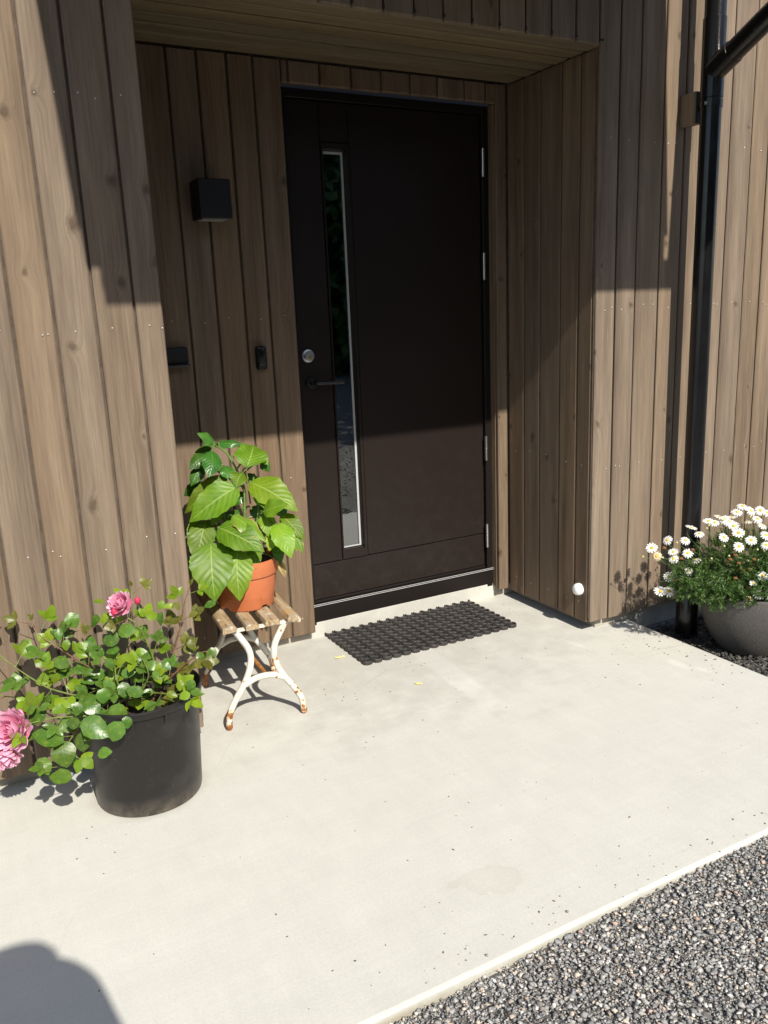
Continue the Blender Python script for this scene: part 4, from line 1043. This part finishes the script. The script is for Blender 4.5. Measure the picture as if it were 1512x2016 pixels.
PK = [petal_mat('pink_petal', (.78, .20, .36), (.82, .42, .58)), petal_mat('pale_pink_petal', (.80, .28, .44), (.84, .52, .66)), petal_mat('deep_pink_petal', (.66, .04, .12), (.74, .12, .23))]
PM = [[cup_petal(PK[k], k*5+s_) for s_ in range(3)] for k in range(3)]
def bloom(p, r, axis, seed, light):
    rng = random.Random(seed); axis = Vector(axis).normalized()
    q = Vector((0, 0, 1)).rotation_difference(axis).to_matrix().to_4x4()
    c0 = Vector(p)-axis*r*.75
    cal = MB(); cal.lathe([(.0005, -.25*r), (.20*r, -.22*r), (.30*r, 0), (.26*r, .12*r)], 12)
    cal.v = [tuple(q @ Vector(v)+c0) for v in cal.v]
    part = cal.build('flower', M_CANE, rose, True)
    for lay, (n_, sc_, op, hz) in enumerate(((3, .55, -12, .95), (5, .75, -4, .98), (6, .95, 4, 1.0), (7, 1.15, 14, 1.0), (7, 1.22, 20, .98), (6, 1.28, 34, .92))):
        for i in range(n_):
            a_ = 2*math.pi*(i+.5*(lay % 2)+rng.uniform(-.15, .15))/n_
            k = (0 if lay < 4 else 1) if not light else (0 if lay < 2 else 1)
            if lay == 5: k = 0 if not light and i % 2 else 1
            mt = Matrix.Translation(c0) @ q @ Matrix.Rotation(a_, 4, 'Z') @ Matrix.Rotation(R(op+rng.uniform(-6, 6)), 4, 'Y') @ Matrix.Diagonal((r*sc_*1.25, r*sc_*1.35, r*1.45*hz*rng.uniform(.92, 1.06), 1))
            put('petal', PM[k][rng.randrange(3)], part, mt)
    for i in range(5):
        d_ = q.to_3x3() @ Vector((math.cos(i*1.257), math.sin(i*1.257), -.35)); mt, L = frame(c0, c0+d_*r*.8, q.to_3x3() @ Vector((0, 0, 1)))
        put('sepal', RYG[i % 2], part, mt @ Matrix.Diagonal((L*.8, L, L, 1)))
    return c0
toc = lambda p: (CAM-Vector(p)).normalized()
bloom(ROSE_FLOWERS[0][0], ROSE_FLOWERS[0][1]*.98, toc(ROSE_FLOWERS[0][0])*.45+Vector((-.55, 0, .45)), 1, False)
bloom(ROSE_FLOWERS[1][0], ROSE_FLOWERS[1][1]*.98, toc(ROSE_FLOWERS[1][0])*.7+Vector((-.55, 0, .1)), 2, True)
bloom(ROSE_FLOWERS[2][0], ROSE_FLOWERS[2][1]*.98, toc(ROSE_FLOWERS[2][0])*.5+Vector((.05, 0, -.6)), 3, True)
for i, p in enumerate(ROSE_BUDS):
    p = Vector(p); k = MB().lathe([(.0004, -.010), (.006, -.008), (.0095, 0), (.0085, .008), (.0004, .015)], 12, p)
    bd = k.build('bud', PK[2], rose, True)
    mt, L = frame(p+Vector((0, 0, -.010)), p+Vector((.009, -.004, .004)), (0, -1, 0)); put('sepal', RYG[0], bd, mt @ Matrix.Diagonal((L, L, L, 1)))
    MB().tube(smooth_path([p+Vector((0, 0, -.008)), p+Vector((.006, .004, -.03)), p+Vector((.018, .02, -.06))], 4), .0013, 5).build('petiole', M_CANE, rose)
st = [Vector(p) for p in ROSE_STICK]; MB().tube([Vector((st[0].x, st[0].y, RH-.06)), st[0], st[1]], [.003, .0028, .0022], 7).build('dead_cane', M_STEMB, rose)

# ---------------------------------------------------------------- daisies in the grey bowl
DC = Vector((1.615, -.985, ZG))
dz = root('potted_daisies', DC, 'bushy white daisies in a dark grey speckled bowl pot beside the downpipe', 'potted plant')
def bowl_mat():
    m = NM('grey_speckled_stone'); co = m.coord(); f = m.noise(co, 120, 4, .7); s_ = m.noise(co, 330, 2)
    c = m.ramp(f, [(.3, (.062, .058, .054)), (.7, (.098, .091, .084))]); c = m.mix(m.ramp(s_, [(.66, 0.0), (.73, .8)]), c, (.42, .39, .35))
    m.base(c); m.set(Roughness=.7); m.bump(f, .5, .002); return m.m
prof = [(.0005, .004), (.118, .004), (.126, 0), (.136, .010), (.165, .055), (.190, .11), (.208, .17), (.218, .225), (.222, .262), (.221, .272), (.214, .276), (.207, .272), (.205, .24), (.195, .18)]
auto_smooth(MB().lathe(prof, 64, DC).build('pot', bowl_mat(), dz), 45)
soil('soil', (DC.x, DC.y, DC.z+.245), .205, dz, 5)
def herb_mat():
    m = NM('feathery_leaf'); gi = m.n('NewGeometry'); rp = gi.outputs['Random Per Island']
    c = m.ramp(rp, [(0.0, (.025, .066, .012)), (.45, (.052, .118, .020)), (.85, (.095, .175, .034)), (1.0, (.15, .22, .06))]); m.base(c); m.set(Roughness=.5)
    tb = m.n('BsdfTranslucent'); m.l(c, tb.inputs[0]); mx = m.n('MixShader'); mx.inputs[0].default_value = .3; m.l(m.b.outputs[0], mx.inputs[1]); m.l(tb.outputs[0], mx.inputs[2]); m.l(mx.outputs[0], m.out.inputs[0]); return m.m
M_HERB = herb_mat(); rd = random.Random(5); hb = MB()
def blade(b, p, d, n_, L, W):
    x = d.cross(n_).normalized()*W*.5; m1 = p+d*L*.5+n_*L*.06; e = p+d*L-n_*L*.05
    b.add([p-x*.5, p+x*.5, m1+x, m1-x, e], [(0, 1, 2, 3), (3, 2, 4)])
def sprig(b, p, d, L):
    nn = 6
    for i in range(nn):
        q = p+d*L*(i+1)/nn
        for s_ in range(3):
            v = Vector((rd.gauss(0, 1), rd.gauss(0, 1), rd.gauss(0, 1))); v = (v-d*v.dot(d)).normalized()
            blade(b, q, (v*.8+d*.7).normalized(), (d-v*.5).normalized(), rd.uniform(.012, .026), rd.uniform(.0022, .004))
    x = d.cross(Vector((.3, .2, .9))).normalized()*.0009; b.add([p-x, p+x, p+d*L+x*.6, p+d*L-x*.6], [(0, 1, 2, 3)])
MND = [(Vector((1.600, -.960, .325)), Vector((.225, .20, .150)), 760), (Vector((1.315, -.93, .285)), Vector((.120, .12, .085)), 250), (Vector((1.56, -1.09, .275)), Vector((.20, .10, .10)), 240), (Vector((1.385, -1.0, .245)), Vector((.105, .10, .065)), 170), (Vector((1.70, -1.05, .30)), Vector((.18, .12, .13)), 220)]
for c, e, n_ in MND:
    for i in range(n_):
        while True:
            v = Vector((rd.uniform(-1, 1), rd.uniform(-1, 1), rd.uniform(-.75, 1)))
            if .2 < v.length < 1: break
        v *= (.55+.45*rd.random())/max(v.length, .3) if v.length < .55 else 1
        p = c+Vector((v.x*e.x, v.y*e.y, v.z*e.z)); d = (Vector((v.x, v.y, v.z+.45)).normalized()+Vector((rd.gauss(0, .35), rd.gauss(0, .35), rd.gauss(0, .3)))).normalized()
        sprig(hb, p-d*.03, d, rd.uniform(.03, .055))
fo = hb.build('foliage', M_HERB, dz); tag(fo, kind='stuff')
def white_petal():
    m = NM('white_petal'); m.set(Base_Color=(.84, .84, .81), Roughness=.6)
    tb = m.n('BsdfTranslucent'); tb.inputs[0].default_value = (.85, .85, .80, 1); mx = m.n('MixShader'); mx.inputs[0].default_value = .3; m.l(m.b.outputs[0], mx.inputs[1]); m.l(tb.outputs[0], mx.inputs[2]); m.l(mx.outputs[0], m.out.inputs[0]); return m.m
M_WP = white_petal(); M_YD = plain('yellow_disc', (.62, .40, .025), .7, var=.3, scale=400, bump=.8, bd=.002)
M_YG = plain('greenish_disc', (.50, .50, .04), .7, var=.3, scale=400, bump=.8, bd=.002); M_SPENT = plain('spent_flower', (.17, .075, .02), .85, var=.4, scale=300, bump=.7, bd=.002)
M_FADE = plain('faded_petal', (.62, .50, .34), .7, var=.3, scale=90)
def daisy_rays(mat, seed, droop):
    rng = random.Random(seed); b = MB()
    n_ = 13
    for i in range(n_):
        a_ = 2*math.pi*i/n_+rng.uniform(-.06, .06); L = rng.uniform(.92, 1.06); w_ = .28; ca, sa = math.cos(a_), math.sin(a_); zt = rng.uniform(-.05, .06)
        vs = []
        for (r, hw, z) in ((.2, .07, .02), (.5, w_*.46, .08+zt*.4), (.85, w_*.52, .04+zt-droop*.4), (1.0*L, w_*.22, -.02+zt-droop)):
            for s_ in (-1, 1): vs.append((r*ca-s_*hw*sa, r*sa+s_*hw*ca, z))
        b.add(vs, [(0, 1, 3, 2), (2, 3, 5, 4), (4, 5, 7, 6)])
    return b.mesh('petals', mat)
RAY = [daisy_rays(M_WP, s_, d_) for s_, d_ in ((1, .05), (2, .2), (3, -.08), (4, .38))]; RAYF = daisy_rays(M_FADE, 7, .6)
DISC = [MB().lathe([(.30, .0), (.30, .06), (.24, .13), (.12, .17), (.0005, .18)], 12).mesh('disc', m_, True) for m_ in (M_YD, M_YG)]
stb = MB(); mound = Vector((1.615, -.98, .21))
for i, (p, k) in enumerate(DAISIES):
    p = Vector(p); rng = random.Random(300+i)
    ax_ = (toc(p)*.42+SUNV*.45+Vector((0, 0, .45))+(p-mound).normalized()*.35+Vector((rng.gauss(0, .3), rng.gauss(0, .3), rng.gauss(0, .22)))).normalized()
    s_ = .0238*rng.uniform(.9, 1.1)*(.72 if k == 2 else 1)
    mt = Matrix.Translation(p) @ Vector((0, 0, 1)).rotation_difference(ax_).to_matrix().to_4x4() @ Matrix.Rotation(rng.uniform(0, 6), 4, 'Z') @ Matrix.Scale(s_, 4)
    f = put('flower', RAYF if k == 1 else RAY[rng.choice((0, 0, 1, 1, 2, 3))], dz, mt)
    dd = put('disc', DISC[rng.choice((0, 0, 1))], f, mt)
    rt = Vector((mound.x+(p.x-mound.x)*.45, mound.y+(p.y-mound.y)*.45, min(p.z-.05, .30)))
    stb.tube(smooth_path([p-ax_*.001, p-ax_*.03+Vector((0, 0, -.012)), rt], 4), [.0009]*8+[.0011], 5)
for i, (p, k) in enumerate(DAISY_HEADS):
    p = Vector(p); rng = random.Random(700+i)
    if k == 0: MB().lathe([(.0003, -.004), (.007, -.003), (.0098, .001), (.007, .006), (.0003, .0075)], 10, p).build('spent_head', M_SPENT, dz, True)
    else: MB().lathe([(.0003, -.004), (.0035, -.003), (.0048, .0005), (.003, .004), (.0003, .005)], 8, p).build('bud', plain('bud_%d' % i, (.50, .47, .20), .6) if i == 16 else bpy.data.materials['bud_16'], dz, True)
    rt = Vector((mound.x+(p.x-mound.x)*.6, mound.y+(p.y-mound.y)*.6, min(p.z-.04, .30)))
    stb.tube([p, p.lerp(rt, .4)+Vector((0, 0, .008)), rt], .0008, 5)
tag(stb.build('flower_stalks', plain('daisy_stalk', (.10, .17, .04), .55), dz), kind='stuff')

# ---------------------------------------------------------------- bits on the concrete
M_YEL = plain('yellow_petal', (.72, .60, .20), .6, var=.2, scale=120)
def scrap(name, x, y, ang, L, W, label):
    b = MB(); vs = []
    for i in range(6):
        u = i/5-.5
        for s_ in (-1, 0, 1): vs.append((u*L, s_*W*.5*(1-abs(u)*.9)+.002*math.sin(u*9), .002+.004*(1-(s_*s_))+.006*u*u))
    b.add(vs, [(i*3+j, (i+1)*3+j, (i+1)*3+j+1, i*3+j+1) for i in range(5) for j in range(2)])
    o = put(name, b.mesh(name, M_YEL, True), None, Matrix.Translation((x, y, .001)) @ Matrix.Rotation(ang, 4, 'Z')); return tag(o, label, 'petal')
scrap('fallen_petal', .015, -.208, -.1, .040, .013, 'fallen yellow petal at the left edge of the rubber mat')
scrap('fallen_petal', .163, -.620, -.75, .030, .014, 'smaller fallen yellow petal on the bare concrete in front of the mat')
rg = np.random.default_rng(8); gb = MB()
spots = [(rg.uniform(-1.25, 1.25), rg.uniform(-1.9, -.1), rg.uniform(.0010, .0032)) for _ in range(150)]
spots += [(rg.normal(1.22, .06), rg.normal(-1.05, .2), rg.uniform(.0015, .0042)) for _ in range(40)]+[(rg.uniform(-.7, 1.2), YF+abs(rg.normal(0, .06))+.02, rg.uniform(.0012, .003)) for _ in range(40)]
spots += [(.24+rg.normal(0, .02), -.47+rg.normal(0, .02), .003) for _ in range(4)]+[(.95+rg.normal(0, .05), -.1+rg.normal(0, .05), .002) for _ in range(8)]
for x, y, s_ in spots:
    if x > XS-.01 or (abs(x+.918) < .17 and abs(y+.808) < .17): continue
    a_ = rg.uniform(0, 6); ca, sa = math.cos(a_), math.sin(a_); e = rg.uniform(.6, 2.2)
    vs = [(x+ca*s_*e, y+sa*s_*e, .0006), (x-sa*s_, y+ca*s_, .0006), (x-ca*s_*e, y-sa*s_*e, .0006), (x+sa*s_, y-ca*s_, .0006), (x, y, s_*.8)]
    gb.add(vs, [(0, 1, 4), (1, 2, 4), (2, 3, 4), (3, 0, 4)])
tag(gb.build('grit', plain('grit', (.07, .06, .05), .9, var=.5, scale=40)), 'tiny dark specks of grit scattered over the concrete', 'grit', kind='stuff')

# ---------------------------------------------------------------- beyond the camera: hedge seen in the door glass
M_HEDGE = plain('hedge_leaf', (.035, .085, .016), .6, var=.5, scale=3)
hg = root('hedge', (3, -15, ZG), 'tall dark green hedge across the yard, mirrored in the door glass', 'hedge')
rh = np.random.default_rng(3); n_ = 30000
cx_ = rh.uniform(-13, 20, n_); ph = rh.uniform(0, 2*np.pi, n_); top = 7.6+1.2*np.sin(cx_*.7)+.7*np.sin(cx_*1.9+1)
zz = rh.random(n_)**.8*top+ZG; yy = -15+rh.normal(0, .45, n_)+.5*np.sin(cx_*2.3+zz)
b = MB(); dirs = rh.normal(0, 1, (n_, 6))
for i in range(n_):
    c = Vector((cx_[i], yy[i], zz[i])); a_ = Vector(dirs[i, :3]).normalized(); c_ = Vector(dirs[i, 3:]); c_ = (c_-a_*c_.dot(a_)).normalized()
    s_ = .17; b.v += [tuple(c-a_*s_), tuple(c+c_*s_*.6), tuple(c+a_*s_), tuple(c-c_*s_*.6)]; k = 4*i; b.f.append((k, k+1, k+2, k+3))
b.build('crown', M_HEDGE, hg)
for x in range(-12, 20, 3): MB().tube([(x, -15, ZG-.1), (x+.1, -15, 2.0), (x, -15.1, 4.2)], [.12, .09, .03], 7).build('trunk', M_STEMB, hg)
bk = MB(); bk.box(-14, 21, -16.6, -16.3, ZG-.1, 6.4); tag(bk.build('sky_blocker', plain('dark_backdrop', (.035, .03, .024), .9)), 'unseen dark backdrop added behind the hedge to block the sky', 'backdrop')  # unseen backdrop, added so the door glass mirrors no bright sky

# ---------------------------------------------------------------- the photographer, whose shadow reaches the slab
def person():
    J = {'pelvis': (-1.515, -3.60, .98, .15), 'waist': (-1.515, -3.60, 1.16, .14), 'chest': (-1.505, -3.57, 1.38, .155), 'neck0': (-1.500, -3.54, 1.55, .075), 'neck': (-1.495, -3.51, 1.62, .058),
         'head0': (-1.485, -3.46, 1.72, .100), 'head1': (-1.475, -3.43, 1.785, .115), 'head2': (-1.475, -3.42, 1.85, .088),
         'shR': (-1.345, -3.55, 1.50, .095), 'elR': (-1.315, -3.42, 1.37, .085), 'wrR': (-1.315, -3.335, 1.49, .040), 'haR': (-1.340, -3.312, 1.585, .046), 'haR2': (-1.385, -3.312, 1.640, .048), 'haR3': (-1.435, -3.33, 1.665, .050),
         'shL': (-1.695, -3.57, 1.47, .070), 'elL': (-1.695, -3.48, 1.22, .052), 'wrL': (-1.505, -3.345, 1.38, .036), 'haL': (-1.470, -3.325, 1.42, .034),
         'hipR': (-1.420, -3.60, .92, .10), 'knR': (-1.405, -3.57, .50, .068), 'anR': (-1.405, -3.60, .09, .045), 'toR': (-1.385, -3.43, .00, .035),
         'hipL': (-1.610, -3.60, .92, .10), 'knL': (-1.635, -3.57, .50, .068), 'anL': (-1.645, -3.60, .09, .045), 'toL': (-1.665, -3.43, .00, .035)}
    E = [('pelvis','waist'),('waist','chest'),('chest','neck0'),('neck0','neck'),('neck','head0'),('head0','head1'),('head1','head2'),('chest','shR'),('shR','elR'),('elR','wrR'),('wrR','haR'),('haR','haR2'),('haR2','haR3'),
         ('chest','shL'),('shL','elL'),('elL','wrL'),('wrL','haL'),('pelvis','hipR'),('hipR','knR'),('knR','anR'),('anR','toR'),('pelvis','hipL'),('hipL','knL'),('knL','anL'),('anL','toL')]
    ks = list(J); me = bpy.data.meshes.new('body'); me.from_pydata([Vector(J[k][:3]) for k in ks], [(ks.index(a_), ks.index(c)) for a_, c in E], [])
    rt = root('person', (-1.44, -3.6, ZG), 'person in dark clothes holding up a phone to take the picture', 'person')
    me.materials.append(plain('dark_clothes', (.05, .06, .09), .85)); o = put('body', me, rt)
    md = o.modifiers.new('skin', 'SKIN'); sv = me.skin_vertices[0].data
    for i, k in enumerate(ks): sv[i].radius = (J[k][3], J[k][3]*(.85 if k in ('pelvis', 'waist', 'chest') else 1)); sv[i].use_root = (k == 'pelvis')
    s_ = o.modifiers.new('sub', 'SUBSURF'); s_.levels = 2; s_.render_levels = 2
    ph_ = root('phone', (-1.345, -3.312, 1.45), 'phone held by the photographer, enlarged to fill out the cast shadow', 'phone')
    MB().cbox(-1.462, -1.335, -3.316, -3.307, 1.34, 1.60, .003).build('phone_body', M_GLOSSB, ph_)  # made larger than a phone to close a gap in the cast shadow
person()
